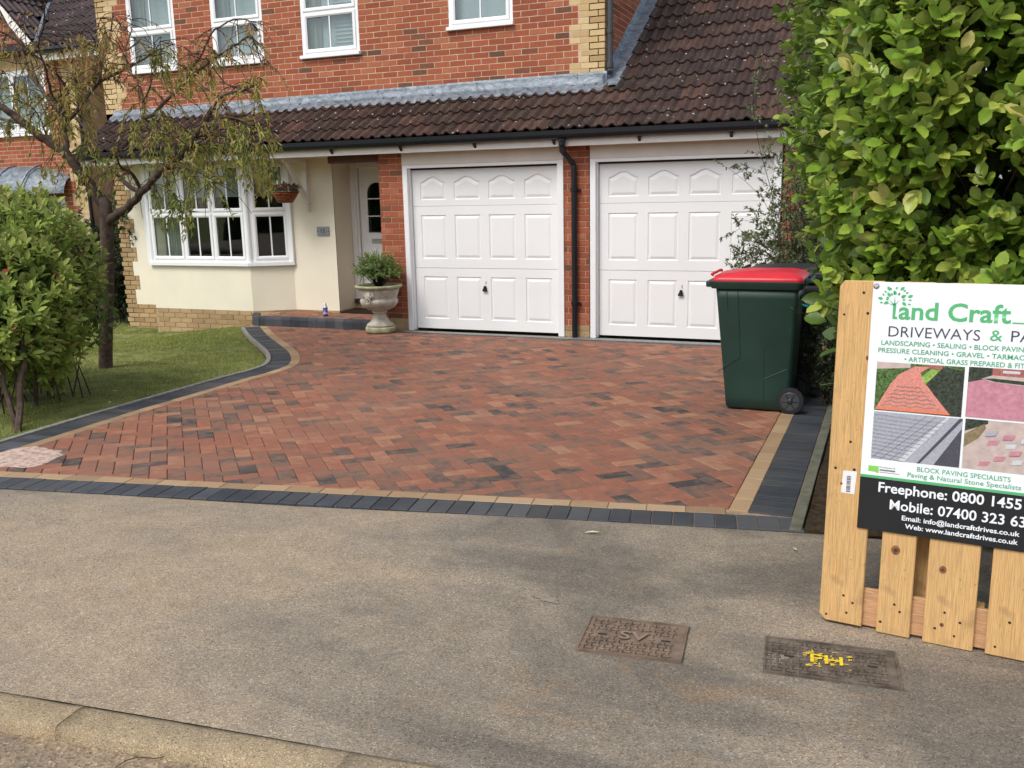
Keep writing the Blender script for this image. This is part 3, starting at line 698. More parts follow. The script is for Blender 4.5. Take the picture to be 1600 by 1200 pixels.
# ---- ground floor walls
BX0, BX1, BX2 = -7.16, -5.30, -4.75; BY = .25; RB = -.01
mb = MB(); slab(mb, (0, UW), 0, XL, -4.03, -.45, 2.3, .22, [(-7.05, -4.85, .70, 2.16)]); hp('rendered_wall_core', mb, 'mortar')
def lowzone(u, z):
    k = math.floor((z+.0)/.225+1e-6)
    if z < RB-.004+(.04 if u < -7.0 else 0): return ('plinth_brick', 'buffbrick')
    if u < XL+(.335 if k % 2 else .225): return ('quoin_brick', 'buffbrick')
    return (None, None)
brick_wall(house, (0, UW-.012), 0, XL, -4.03, -.45, 2.2, (), lowzone, phase=.02)
mb = MB(); slab(mb, (0, UW-.014), 0, XL+.23, -4.013, RB, 2.3, .012, [(-7.05, -4.85, .70, 2.16)]+[(XL+.2, XL+.34, k_*.225, k_*.225+.225) for k_ in (1, 3, 5, 7, 9)]); hp('render_coat', mb, 'render')
# render teeth cut around the quoins are simply covered by proud long bricks; recess side
mb = MB(); slab(mb, (-4.013, UW-.014), math.pi/2, 0, .52, RB, 2.3, -.02) ; 
mb = MB(); mb.box(-4.25, -4.013, UW-.0135, 1.1, RB+.0, 2.3); hp('porch_side_wall', mb, 'render')
mb = MB(); mb.box(-4.24, -4.02, UW-.01, 1.1, -.3, RB-.0005); hp('porch_side_plinth', mb, 'buffbrick')
# bay
mb = MB(); P = [(-7.45, UW-.002), (BX0, BY), (BX1, BY), (BX2, UW-.002)]
def off(Pp, d):
    out = []
    for i, p in enumerate(Pp):
        a = np.array(Pp[max(i-1, 0)]); b = np.array(Pp[min(i+1, len(Pp)-1)]); t = b-a; t = t/np.linalg.norm(t); out.append((p[0]+t[1]*d, p[1]-t[0]*d))
    return out
def ring(mb, P, z0, z1, d0, d1, t=.5):
    A, B = off(P, d0), off(P, d1); mb.prism(B[::1]+A[::-1], z0, z1, 0, t)
def fullpoly(P, d): return [(P[0][0], UW+.0)]+off(P, d)+[(P[-1][0], UW+.0)]
mb.prism(off(P, 0), RB, .655); hp('bay_render', mb, 'render')
mb = MB(); mb.prism(off(P, -.006), -.42, RB-.0005); hp('bay_plinth_core', mb, 'mortar')
brick_wall(house, (BX0, BY+.0), 0, 0, BX1-BX0, -.42, RB-.004, (), lambda u, z: ('plinth_brick', 'buffbrick'), phase=.03)
fa_ = math.atan2(UW-BY, BX2-BX1); fl = math.hypot(UW-BY, BX2-BX1)
brick_wall(house, (BX1, BY), fa_, 0, fl, -.42, RB-.004, (), lambda u, z: ('plinth_brick', 'buffbrick'), phase=.06)
brick_wall(house, (-7.45, UW), math.atan2(BY-UW, BX0+7.45), 0, math.hypot(BY-UW, BX0+7.45), -.42, RB-.004, (), lambda u, z: ('plinth_brick', 'buffbrick'))
# ---- garage front
G1L, G1R, G2L, G2R = -2.535, -.335, -.012, 2.235
for a, b, nm in ((-2.905, G1L, 'garage_pillar'), (-.335, -.012, 'garage_pillar'), (2.235, 3.0, 'garage_pillar')):
    mb = MB(); mb.box(a+.003, b-.003, .004, 1.1 if a < -2 else .5, -.3, 2.2); hp(nm, mb, 'mortar')
    brick_wall(house, (0, 0), 0, a, b, -.16, 2.16, (), lambda u, z: ('brick', 'brick') if z > 0 else ('plinth_brick', 'buffbrick'), phase=a-.06, zph=.002)
mb = MB(); slab(mb, (-2.905, 1.1), -math.pi/2, 0, 1.09, -.3, 2.3, .1); hp('porch_pillar_side', mb, 'mortar')
mb = MB(); mb.box(-2.9, 3.0, .55, .6, -.3, 2.3); hp('garage_inner_wall', mb, 'room')
mb = MB(); mb.box(-3.68, -2.91, .0, .10, 2.06, 2.165); hp('porch_lintel', mb, 'wood_dark')
# soffit, fascia, gutter
FX0, FX1 = -7.95, 3.05
mb = MB(); mb.box(FX0, FX1, -.18, UW-.014, 2.166, 2.18); hp('soffit', mb, 'soffit')
mb = MB(); mb.bbox(FX0, FX1, -.205, -.18, 2.149, 2.30, .002); hp('fascia', mb, 'fascia')
mb = MB(); mb.box(FX0, FX0+.03, -.18, UW, 2.149, 2.34); hp('barge_end', mb, 'fascia')
mb = MB(); seg = 10; prof = [(-.205, .065)]+[(-.262-.056*math.cos(math.pi*k/seg)*-1, -.03-.05*math.sin(math.pi*k/seg)+.0) for k in range(seg+1)]
prof = [(-.262+.056*math.cos(math.pi*k/seg), .06-.10*math.sin(math.pi*k/seg)**.6) for k in range(seg+1)]; prof += [(-.262-.045*math.cos(math.pi*k/seg), .06-.088*math.sin(math.pi*k/seg)**.6) for k in range(seg+1)]
V = []; 
for x in (FX0, FX1): V += [(x, a, 2.268+b) for a, b in prof]
m_ = len(prof); mb.add(V, [(k, k+1, m_+k+1, m_+k) for k in range(m_-1)]+[(m_-1, 0, m_, 2*m_-1), tuple(range(m_)), tuple(range(m_, 2*m_))[::-1]])
gut = hp('gutter', mb, 'gutter')
for i in range(11):
    x = FX0+.35+i*1.03; mb = MB(); mb.add([(x, -.27, 2.23), (x+.03, -.27, 2.23), (x+.03, -.206, 2.17), (x, -.206, 2.17), (x, -.206, 2.23), (x+.03, -.206, 2.23)], [(0, 1, 2, 3), (0, 3, 4), (1, 5, 2), (0, 4, 5, 1)])
    hp('gutter_bracket', mb, 'gutter', gut)
# downpipes
mb = MB(); mb.lathe((-.262, -.262, 2.14), [(.034, 0), (.04, .02), (.04, .06), (.05, .07), (.05, .09)], 14); mb.tube([(-.262, -.262, 2.15), (-.262, -.262, 2.10), (-.23, -.16, 2.02), (-.19, -.06, 1.95), (-.185, -.055, 1.9), (-.185, -.055, -.145)], .034, 12)
for z in (1.62, .25): mb.lathe((-.185, -.055, z), [(.034, 0), (.041, .005), (.041, .055), (.034, .06)], 14)
hp('downpipe', mb, 'gutter', smooth=False)
for z in (1.64, .27): mb = MB(); mb.box(-.245, -.125, -.02, .0, z-.012, z+.014); mb.box(-.135, -.115, -.05, .0, z-.012, z+.014); hp('pipe_clip', mb, 'gutter')
mb = MB(); mb.tube([(.055, UW+.04, 5.05), (.055, UW+.04, 3.10), (.075, UW-.01, 3.04)], .036, 12); mb.lathe((.055, UW+.04, 3.5), [(.036, 0), (.043, .005), (.043, .05), (.036, .055)], 14); mb.lathe((.055, UW+.04, 3.10), [(.036, 0), (.045, .005), (.045, .07), (.036, .075)], 14); hp('upper_downpipe', mb, 'greypipe')
# ---- roof tiles
def tile_make(L):
    def make(mb, t):
        n = 24; V = []; 
        def prof(x):
            h = 0
            for c in (.075, .225):
                d = abs(x-c); 
                if d < .045: h = max(h, .034*(.5+.5*math.cos(math.pi*d/.045))**.62)
            for c in (.075, .225):
                if .046 < x-c < .062: h -= .007
            return h - .003*math.cos(2*math.pi*(x-.075)/.15)*.5
        xs = [.3*k/n for k in range(n+1)]
        for y, zz in ((0, .026), (L, .0)):
            for x in xs: V.append((x, y, zz+prof(x)))
        for x in xs: V.append((x, 0.0, .008+prof(x)))
        for x in xs: V.append((x, .05, .002+prof(x)))
        F = [(k, k+1, n+2+k, n+1+k) for k in range(n)]+[(2*n+2+k, 2*n+3+k, k+1, k) for k in range(n)]+[(3*n+3+k, 3*n+4+k, 2*n+3+k, 2*n+2+k) for k in range(n)]
        mb.add(V, F, t)
    return make
sl_ = math.sqrt(1+RS*RS); tilt = math.atan(RS)
gauges = [.255, .28, .285, .31, .325, .33, .345, .35, .36, .36, .36, .36, .36, .36, .36, .36]
def tile_roof(owner, origin, rotz, tiltv, x0, x1, rows, test, mat, gs, name='roof_tile'):
    s = 0
    for r in range(rows):
        g = gs[min(r, len(gs)-1)]
        x = x0
        while x < x1:
            y = s; base = Matrix.Translation(origin) @ Matrix.Rotation(rotz, 4, 'Z') @ Matrix.Rotation(tiltv, 4, 'X')
            P = base @ Vector((x+.15, y+g/2, 0))
            if test(P, x, s):
                mw = base @ Matrix.Translation((x, y, random.uniform(0, .002))) @ Matrix.Rotation(random.uniform(-.004, .004), 4, 'Z')
                piece(owner, name, mat, round(g, 3), tile_make(g+.035), mw, P, g*.3, min(1, max(0, random.gauss(.4, .2))+(.45 if random.random() < .06 else 0)))
            x += .3
        s += g
mb = MB(); mb.add([(FX0, EY, EZ-.02), (FX1, EY, EZ-.02), (FX1, UW, roofz(UW)-.02), (FX0, UW, roofz(UW)-.02)], [(0, 1, 2, 3)]); mb.add([(0., UW, roofz(UW)-.02), (FX1, UW, roofz(UW)-.02), (FX1, 5.2, roofz(5.2)-.02), (0, 5.2, roofz(5.2)-.02)], [(0, 1, 2, 3)])
lroof = hp('lean_to_roof', mb, 'gutter')
tile_roof(lroof, (0, EY-.035, EZ-.02), 0, tilt, FX0-.02, FX1, 16, lambda P, x, s: P.y < .62 or P.x > .13, 'tile', gauges)
# lead flashings
mb = MB(); LZ = .052
n = 420; V = []; F = []
for i in range(n+1):
    x = FX0+.0+(.03-FX0)*i/n; rp = max(0, math.cos(2*math.pi*(x-(FX0-.02)-.075)/.15))**1.2; wv = .006*math.sin(x*9)+.004*math.sin(x*23+1)
    yb = .42+.012*math.sin(3*x); zt_ = 3.005 + .06*sstep(-8, 0, x)
    V += [(x, yb, roofz(yb)+.036+.036*rp), (x, yb+.035, roofz(yb+.035)+.042+.032*rp+wv*.3), (x, yb+.09, roofz(yb+.09)+LZ+.012+wv+.006*rp), (x, UW-.07, roofz(UW-.07)+.05+wv*.6), (x, UW-.02, roofz(UW)+.05+wv*.3), (x, UW-.010+.3*wv*.3, zt_-.03), (x, UW-.009, zt_), (x, UW+.004, zt_+.002)]
for i in range(n):
    for j in range(7): F.append((i*8+j, (i+1)*8+j, (i+1)*8+j+1, i*8+j+1))
mb.add(V, F)
lead = hp('lead_flashing', mb, 'lead', smooth=True)
for x in (-6.1, -4.65, -3.2, -1.72, -.35): MB().box(x, x+.004, UW-.016, UW-.006, roofz(UW)+.03, 3.0+.055*sstep(-8, 0, x)).build('lead_joint', M['greypipe'], lead)
V = []; F = []; n = 70
for i in range(n+1):
    y = UW-.12+(4.3-UW)*i/n; wv = .007*math.sin(y*11)+.004*math.sin(y*29); k = math.floor((y-UW)/.115); up = .17+.035*((y-UW)/.115-k)*-1
    V += [(.215+.3*wv, y, roofz(y)+.03), (.16, y, roofz(y)+LZ+.012+wv), (.05, y, roofz(y)+.055+wv), (.014, y, roofz(y)+.075), (.009, y, roofz(y)+up), (-.002, y, roofz(y)+up+.002)]
for i in range(n):
    for j in range(5): F.append((i*6+j, (i+1)*6+j, (i+1)*6+j+1, i*6+j+1))
hp('lead_side_flashing', MB().add(V, F), 'lead', smooth=True)
flush()

# ---- windows
def window(parent, x0, x1, z0, z1, lights, transoms, sill=True, curtain=None, org=(0, UW), ang=0., dep=.07, barw=.018, fw=.055, proud=.0, room=True, blind=None, name='window', open_right=True):
    """local frame: x along wall, y into the wall, z up"""
    W = empty0(name, parent); W.matrix_basis = Matrix.Translation((org[0], org[1], 0)) @ Matrix.Rotation(ang, 4, 'Z')
    fy0, fy1 = -proud, dep-proud
    fr = MB(); zs = [z0]+list(transoms)+[z1]; xs_ = [x0]+list(lights)+[x1]
    fr.bbox(x0, x0+fw, fy0, fy1, z0, z1, .004); fr.bbox(x1-fw, x1, fy0, fy1, z0, z1, .004); fr.bbox(x0+fw, x1-fw, fy0, fy1, z0, z0+fw, .004); fr.bbox(x0+fw, x1-fw, fy0, fy1, z1-fw, z1, .004)
    for t in transoms: fr.bbox(x0+fw, x1-fw, fy0, fy1, t-.025, t+.025, .004)
    for l in lights:
        for a, b in zip(zs, zs[1:]): fr.bbox(l-.025, l+.025, fy0+.001, fy1, a+(.025 if a != z0 else fw), b-(.025 if b != z1 else fw), .004)
    fr.build('frame', M['upvc'], W)
    for i in range(len(xs_)-1):
        for j in range(len(zs)-1):
            a, b = xs_[i]+(fw if i == 0 else .025)-.008, xs_[i+1]-(fw if i == len(xs_)-2 else .025)+.008
            c, d = zs[j]+(fw if j == 0 else .025)-.008, zs[j+1]-(fw if j == len(zs)-2 else .025)+.008
            cs = MB(); y0, y1 = fy0-.014, fy0+.03; k = .048
            def bev(ax0, ax1, az0, az1, q):         # sash member ring with a sloped inner face
                o_ = [(ax0, az0), (ax1, az0), (ax1, az1), (ax0, az1)]; V = []
                for ins, yy in ((0, y1), (0, y0+.004), (.004, y0), (k*.6, y0), (k, y0+.012), (k, y1)): V += [(x+(ins if x == ax0 else -ins), yy, z+(ins if z == az0 else -ins)) for x, z in o_]
                F = []
                for r in range(5):
                    for s_ in range(4): F.append((r*4+s_, r*4+(s_+1) % 4, (r+1)*4+(s_+1) % 4, (r+1)*4+s_))
                cs.add(V, F)
            bev(a, b, c, d, k); cs.build('sash', M['upvc'], W)
            gb = MB(); m_ = (a+b)/2; gb.box(m_-barw/2, m_+barw/2, fy0+.001, fy0+.010, c+k, d-k); gb.build('glazing_bar', M['upvc'], W)
            gl = MB(); gl.box(a+k-.004, b-k+.004, fy0+.011, fy0+.015, c+k-.004, d-k+.004); gl.build('pane', M['glass'], W)
            ga = MB(); e = k-.0; t_ = .004
            for q in ((a+e, a+e+t_, c+e, d-e), (b-e-t_, b-e, c+e, d-e), (a+e, b-e, c+e, c+e+t_), (a+e, b-e, d-e-t_, d-e)): ga.box(q[0], q[1], fy0+.0085, fy0+.0105, q[2], q[3])
            ga.build('gasket', M['rubber'], W)
    if sill:
        sm = MB(); sm.bbox(x0-.02, x1+.02, fy0-.06, fy0+.02, z0-.034, z0+.012, .005); sm.build('sill', M['upvc'], W)
    if room:
        rm = MB(); D = .9; V = [(x, y, z) for x in (x0-.0, x1+.0) for y in (dep+.002, D) for z in (z0-.0, z1)]
        rm.add(V, [(0, 1, 3, 2), (4, 6, 7, 5), (2, 3, 7, 6), (0, 2, 6, 4), (1, 5, 7, 3)]); rm.build('room_lining', M['room'], W)
    return W
def empty0(name, parent):
    o = bpy.data.objects.new(name, None); COL.objects.link(o); o.parent = parent; o.empty_display_size = .05; return o
for i, (a, b, c, d) in enumerate(WIN):
    W = window(house, a, b, c, d, [], [4.115] if i < 3 else [4.45], True)
    cu = MB()
    if i < 3:                                               # voile at the left; pale blind behind carries painted sky reflection
        cu.box(a+.02, b-.02, .115, .12, c+.02, d-.02); cu.build('blind', M['curtain'], W)
        cu = MB(); V = []; F = []; n = 24
        for k in range(n+1):
            x = a+.08+.19*k/n; y = .09+.012*math.sin(k*1.9); V += [(x, y, c+.03), (x, y, d-.03)]
        for k in range(n): F.append((2*k, 2*k+2, 2*k+3, 2*k+1))
        cu.add(V, F).build('net_curtain', M['blind'], W)
        if i == 2:
            for k in range(18):
                z = c+.06+k*.052; mb = MB(); mb.box((a+b)/2+.02, b-.09, .095, .108, z, z+.004); mb.build('blind_slat', M['upvc'], W)
    else:
        cu.box(a+.02, b-.02, .12, .125, c+.02, d-.02); cu.build('sky_tone_blind', M['curtain'], W)  # pale sheet with the pane's sky reflection put into its colour
# bay window: front with three lights, right facet with one, left facet
wf = window(house, BX0+.02-0, BX1-.015, .70, 2.16, [-6.482, -5.921], [1.43], False, org=(0, BY), room=False, proud=-.01, barw=.02)
cs_ = window(house, .045, fl-.03, .70, 2.16, [], [1.43], False, org=(BX1, BY), ang=fa_, room=False, proud=-.01, barw=.02)
la_ = math.atan2(BY-UW, BX0+7.45); ll = math.hypot(BY-UW, BX0+7.45)
window(house, .03, ll-.045, .70, 2.16, [], [1.43], False, org=(-7.45, UW), ang=la_, room=False, proud=-.01, barw=.02)
mb = MB()
for p in ((BX0, BY), (BX1, BY)): mb = MB(); mb.lathe((p[0]+(0.012 if p[0] < -6 else -.006), p[1]+.028, .70), [(.042, 0), (.042, 1.46)], 12); hp('bay_post', mb, 'upvc')
for p, a_ in ((BX2, -1), (-7.45, 1)): mb = MB(); mb.box(p-.06, p+.02, UW-.06, UW-.012, .70, 2.16); hp('bay_end_post', mb, 'upvc')
mb = MB(); ring(mb, P, .655, .700, -.07, .055); o = hp('bay_sill', mb, 'upvc')
mb = MB(); ring(mb, P, 2.10, 2.166, -.05, -.005); hp('bay_head', mb, 'soffit')
# bay room inside
mb = MB(); V = [(x, y, z) for x in (-7.6, -4.6) for y in (UW+.22, 3.2) for z in (.2, 2.3)]
mb.add(V, [(0, 1, 3, 2), (4, 6, 7, 5), (2, 3, 7, 6), (0, 2, 6, 4), (1, 5, 7, 3)]); mb.prism(off(P, -.08), .66, .668); hp('room_inside', mb, 'room')
mb = MB(); mb.box(BX0+.12, -6.50, BY+.10, BY+.104, 1.66, 2.15); mb.box(-6.46, -5.94, BY+.10, BY+.104, 1.66, 2.15); mb.box(-5.90, BX1-.06, BY+.10, BY+.104, 1.66, 2.15); mb.box(BX0+.12, BX1-.06, BY+.095, BY+.11, 1.655, 1.67); hp('roller_blind', mb, 'blind')
mb = MB(); mb.box(.07, fl-.06, .09, .094, 1.66, 2.15); mb.box(.07, fl-.06, .088, .10, 1.655, 1.67); hp('roller_blind', mb, 'blind', mw=Matrix.Translation((BX1, BY, 0)) @ Matrix.Rotation(fa_, 4, 'Z'))
mb = MB(); V = []; F = []; n = 40
for k in range(n+1): x = BX0+.10+.42*k/n; y = BY+.24+.03*math.sin(k*1.4); V += [(x, y, .68), (x, y, 1.7)]
for k in range(n): F.append((2*k, 2*k+2, 2*k+3, 2*k+1))
hp('drawn_curtain', mb.add(V, F), plain and 'blind' or 'blind', smooth=True)
# ---- front door in the porch
DY = 1.05
mb = MB(); mb.box(-4.02, -2.9, DY+.05, DY+.2, -.3, 2.3); hp('porch_back_wall', mb, 'render')
fd = empty0('front_door', house)
mb = MB(); mb.bbox(-4.01, -3.925, DY-.02, DY+.06, .12, 2.14, .004); mb.bbox(-3.925, -3.89, DY, DY+.06, .12, 2.14, .003); mb.bbox(-2.96, -2.905, DY-.02, DY+.06, .12, 2.14, .004); mb.bbox(-3.89, -2.96, DY-.02, DY+.06, 2.03, 2.14, .004); mb.build('door_frame', M['doorwhite'], fd)
mb = MB(); L0, L1 = -3.875, -2.98; gx0, gx1, gz0, gz1 = -3.755, -3.42, 1.09, 1.80; dy = DY+.02
mb.box(L0, L1, dy+.002, dy+.04, .13, gz0); mb.box(L0, gx0, dy+.002, dy+.04, gz0, 2.03); mb.box(gx1, L1, dy+.002, dy+.04, gz0, 2.03)
n = 16; cxg = (gx0+gx1)/2; rg = (gx1-gx0)/2
for k in range(n):
    a0, a1 = math.pi*k/n, math.pi*(k+1)/n; p0_ = (cxg-rg*math.cos(a0), gz1-rg+rg*math.sin(a0)+.03); p1_ = (cxg-rg*math.cos(a1), gz1-rg+rg*math.sin(a1)+.03)
    mb.add([(p0_[0], dy+.002, p0_[1]), (p1_[0], dy+.002, p1_[1]), (p1_[0], dy+.002, 2.03), (p0_[0], dy+.002, 2.03), (p0_[0], dy+.04, p0_[1]), (p1_[0], dy+.04, p1_[1])], [(0, 1, 2, 3), (0, 1, 5, 4)])
mb.build('door_leaf', M['doorwhite'], fd)
mb = MB(); pts = [(gx0, dy, gz0), (gx0, dy, gz1-rg+.03)]+[(cxg-rg*math.cos(math.pi*k/12), dy, gz1-rg+.03+rg*math.sin(math.pi*k/12)) for k in range(1, 12)]+[(gx1, dy, gz1-rg+.03), (gx1, dy, gz0), (gx0, dy, gz0)]
mb.tube(pts, .012, 6); mb.box(gx0, gx1, dy, dy+.01, 1.33, 1.345); mb.box(gx0, gx1, dy, dy+.01, 1.58, 1.595); mb.build('glazing_bead', M['doorwhite'], fd)
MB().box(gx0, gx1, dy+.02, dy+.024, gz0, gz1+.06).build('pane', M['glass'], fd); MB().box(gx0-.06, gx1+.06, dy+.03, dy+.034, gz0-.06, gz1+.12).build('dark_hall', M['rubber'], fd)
mb = MB(); mb.bbox(-3.70, -3.44, dy-.012, dy+.002, .945, 1.01, .005); mb.build('letter_plate', M['steel'], fd); MB().bbox(-3.68, -3.46, dy-.018, dy-.012, .957, .998, .003).build('letter_flap', M['chrome'], fd)
mb = MB()
for (x0_, x1_) in ((-3.78, -3.50), (-3.36, -3.08)): 
    for q in ((.25, .85),): mb.bbox(x0_, x1_, dy-.004, dy+.004, q[0], q[1], .004)
mb.build('raised_panel', M['doorwhite'], fd)
mb = MB(); mb.bbox(-4.01, -2.905, DY-.06, DY+.05, .06, .115, .004); hp('timber_threshold', mb, 'wood_dark'); mb = MB(); mb.box(-4.01, -2.905, DY-.03, DY+.049, -.05, .06); hp('threshold_brick', mb, 'buffbrick')
# ---- garage doors
def rectring(cx, w_, h_, arch, n=26):
    pts = [(-w_/2, 0), (w_/2, 0)]
    if not arch: return pts+[(w_/2, h_), (-w_/2, h_)]
    pts.append((w_/2, h_))
    for k in range(1, n): t = k/n; u = 1-t; pts.append((-w_/2+w_*u, h_+.074*(math.sin(math.pi*(t*.9+.05))**2.2-.0085)))
    return pts+[(-w_/2, h_)]
def panel_mb(w_, h_, arch):
    mb = MB(); out = rectring(0, w_, h_, arch); n = len(out); cz = h_/2; V = []; top = h_+(.09 if arch else 0)
    for ins, y in ((0, 0), (.008, .009), (.016, .010), (.045, .0005), (.049, .0)):
        sx = (w_-2*ins)/w_; sz = (h_-2*ins)/h_; V += [(x*sx, y, cz+(z-cz)*sz if z <= h_+1e-6 else cz+(h_-cz)*sz+(z-h_)*sx) for x, z in out]
    F = [(r*n+k, r*n+(k+1) % n, (r+1)*n+(k+1) % n, (r+1)*n+k) for r in range(4) for k in range(n)]+[tuple(range(4*n, 5*n))]
    mb.add(V, F)
    if arch:                                                # spandrel above the arch up to the straight cell edge
        A = out[2:]; V = [(x, 0, z) for x, z in A]+[(x, 0, top) for x, z in A]; m_ = len(A); mb.add(V, [(k, k+1, m_+k+1, m_+k) for k in range(m_-1)])
    return mb
PAN = {'a': (.365, .224, True, 1.556, .09), 'm': (.365, .564, False, .799, 0), 'b': (.355, .56, False, .006, 0)}
PM = {k: panel_mb(v[0], v[1], v[2]).mesh('raised_panel', M['doorwhite']) for k, v in PAN.items()}
def garage(x0, label):
    Y = .08; D = empty0('garage_door', house); D['label'] = label; W_ = 2.025; x1 = x0+W_
    cen = [x0+.113+.1825+i*.4855 for i in range(4)]
    zb = -.125; secs = [(-.125, .676, 'b'), (.682, 1.476, 'm'), (1.481, 1.94, 'a')]
    for z0, z1, k in secs:
        w_, h_, ar, pz, ex = PAN[k]; hs_ = [(c-w_/2, c+w_/2, pz, pz+h_+ex) for c in cen]
        mb = MB(); slab(mb, (0, Y), 0, x0, x1, z0, z1, .03, hs_)
        V = [(x0, Y, z0), (x1, Y, z0), (x1, Y+.006, z0-.004), (x0, Y+.006, z0-.004)]; mb.add(V, [(0, 1, 2, 3)])
        mb.build('door_section', M['doorwhite'], D)
        for c in cen: link('raised_panel', PM[k], D, loc=(c, Y, pz))
    MB().box(x0-.01, x1+.01, Y+.034, Y+.04, zb, 1.95).build('door_backing', M['rubber'], D)
    mb = MB(); c = x0+W_/2-.0; mb.bbox(c-.035, c+.03, Y-.035, Y-.018, .385, .41, .006); mb.add([(c-.03, Y-.03, .40), (c+.028, Y-.03, .40), (c+.012, Y-.03, .455), (c-.01, Y-.03, .455), (c-.03, Y-.006, .40), (c+.028, Y-.006, .40), (c+.012, Y-.006, .455), (c-.01, Y-.006, .455)], [(0, 1, 2, 3), (0, 4, 5, 1), (1, 5, 6, 2), (2, 6, 7, 3), (3, 7, 4, 0)]); mb.tube([(c, Y, .42), (c, Y-.02, .42)], .014, 10); mb.build('handle', M['gutter'], D)
    mb = MB(); mb.bbox(c+.003, c+.014, Y-.006, Y, .475, .515, .002); mb.build('keyhole', M['steel'], D)
    fr = MB(); a, b = x0-.075, x1+.085
    fr.bbox(a-.012, x0-.018, -.022, .10, -.15, 2.0, .003); fr.bbox(x1+.018, b+.012, -.022, .10, -.15, 2.0, .003); fr.bbox(x0-.018, x1+.018, -.022, .10, 1.962, 2.0, .003)
    fr.bbox(x0-.018, x0-.006, .03, .1, -.15, 1.962, .002); fr.bbox(x1+.006, x1+.018, .03, .1, -.15, 1.962, .002)
    fr.build('door_frame', M['upvc'], D)
    MB().bbox(a-.012, b+.012, -.028, .02, 2.0, 2.163, .003).build('header_board', M['soffit'], D)
    mb = MB(); mb.box(x0-.018, x1+.018, .06, .10, 1.942, 1.962); mb.build('top_seal', M['rubber'], D)
garage(-2.455, 'left garage door beside the porch'); garage(.092, 'right garage door behind the wheelie bins')
# ---- porch bracket
br = MB(); X_b = -4.44
br.bbox(X_b-.03, X_b+.03, UW-.075, UW-.014, 1.53, 2.166, .004); br.bbox(X_b-.03, X_b+.03, .04, UW-.075, 2.105, 2.166, .004)
V = [(X_b-.025, y, z) for y, z in ((.10, 2.105), (.17, 2.105), (UW-.075, 1.66), (UW-.075, 1.56))]+[(X_b+.025, y, z) for y, z in ((.10, 2.105), (.17, 2.105), (UW-.075, 1.66), (UW-.075, 1.56))]
br.add(V, [(0, 1, 2, 3), (4, 5, 6, 7), (0, 1, 5, 4), (1, 2, 6, 5), (2, 3, 7, 6), (3, 0, 4, 7)]); br.bbox(X_b-.035, X_b+.035, UW-.085, UW-.014, 1.43, 1.528, .004)
o = hp('gallows_bracket', br, 'fascia')
for z in (1.48, 2.0): mb = MB(); mb.tube([(X_b, UW-.09, z), (X_b, UW-.07, z)], .009, 8); mb.build('bolt_cap', M['steel'], o)
flush()

# ================================================================ NEIGHBOUR
nb_ = empty('neighbour_house', 'neighbouring red brick house at far left with small gable and white window', 'house')
NY = 2.2; NX1 = -10.34
WN = (-14.6, -11.15, 2.90, 4.05); WG = (-13.3, -11.0, .4, 1.75)
hl = [WN, WG]
mb = MB(); slab(mb, (0, NY), 0, -16, NX1, -.8, 4.26, .22, hl); mb.box(NX1-.22, NX1, NY+.22, 9, -.8, 4.26); nw = hp('wall', mb, 'mortar_red', nb_)
def nz(u, z):
    k = math.floor(z/.225)
    if u > NX1-(.45 if k % 2 else .335): return ('quoin_brick', 'quoin')
    if -12.6 < u < -11.0 and 4.05 < z < 4.27: return ('soldier_brick', 'quoin')
    return ('brick', 'brick')
brick_wall(nw, (0, NY), 0, -13.6, NX1, 1.4, 4.27, [WN, WG], nz, phase=.05)
brick_wall(nw, (0, NY), 0, -16, -13.6, 3.0, 4.27, [WN, WG], nz, phase=.05)
# gable
AX, AZ = -12.0, 5.30; EXg, EZg = -11.05, 4.30; gs_ = (AZ-EZg)/(EXg-AX)
GY = NY-.02
mb = MB(); mb.add([(2*AX-EXg, GY+.0, EZg-.05), (EXg, GY, EZg-.05), (AX, GY, AZ), (2*AX-EXg, GY+.1, EZg-.05), (EXg, GY+.1, EZg-.05), (AX, GY+.1, AZ)], [(0, 1, 2), (3, 4, 5), (0, 1, 4, 3)]); gw = hp('gable_wall', mb, 'mortar_red', nb_)
brick_wall(gw, (0, GY), 0, 2*AX-EXg, EXg, 4.27, AZ, (), None, phase=.05, umax=lambda z: AX+(AZ-z)/gs_-.03, umin=lambda z: AX-(AZ-z)/gs_+.03)
mb = MB()
for sgn in (1, -1):
    x0_, x1_ = AX, AX+sgn*(EXg-AX+.14); z0_, z1_ = AZ+.10, AZ-gs_*(abs(x1_-AX))+.10
    V = [(x0_, GY-.20, z0_), (x1_, GY-.20, z1_), (x1_, GY-.20, z1_-.19), (x0_, GY-.20, z0_-.22), (x0_, GY-.17, z0_), (x1_, GY-.17, z1_), (x1_, GY-.17, z1_-.19), (x0_, GY-.17, z0_-.22)]
    mb.add(V, [(0, 1, 2, 3), (4, 5, 6, 7), (0, 1, 5, 4), (2, 3, 7, 6), (1, 2, 6, 5)])
hp('bargeboard', mb, 'fascia', nb_)
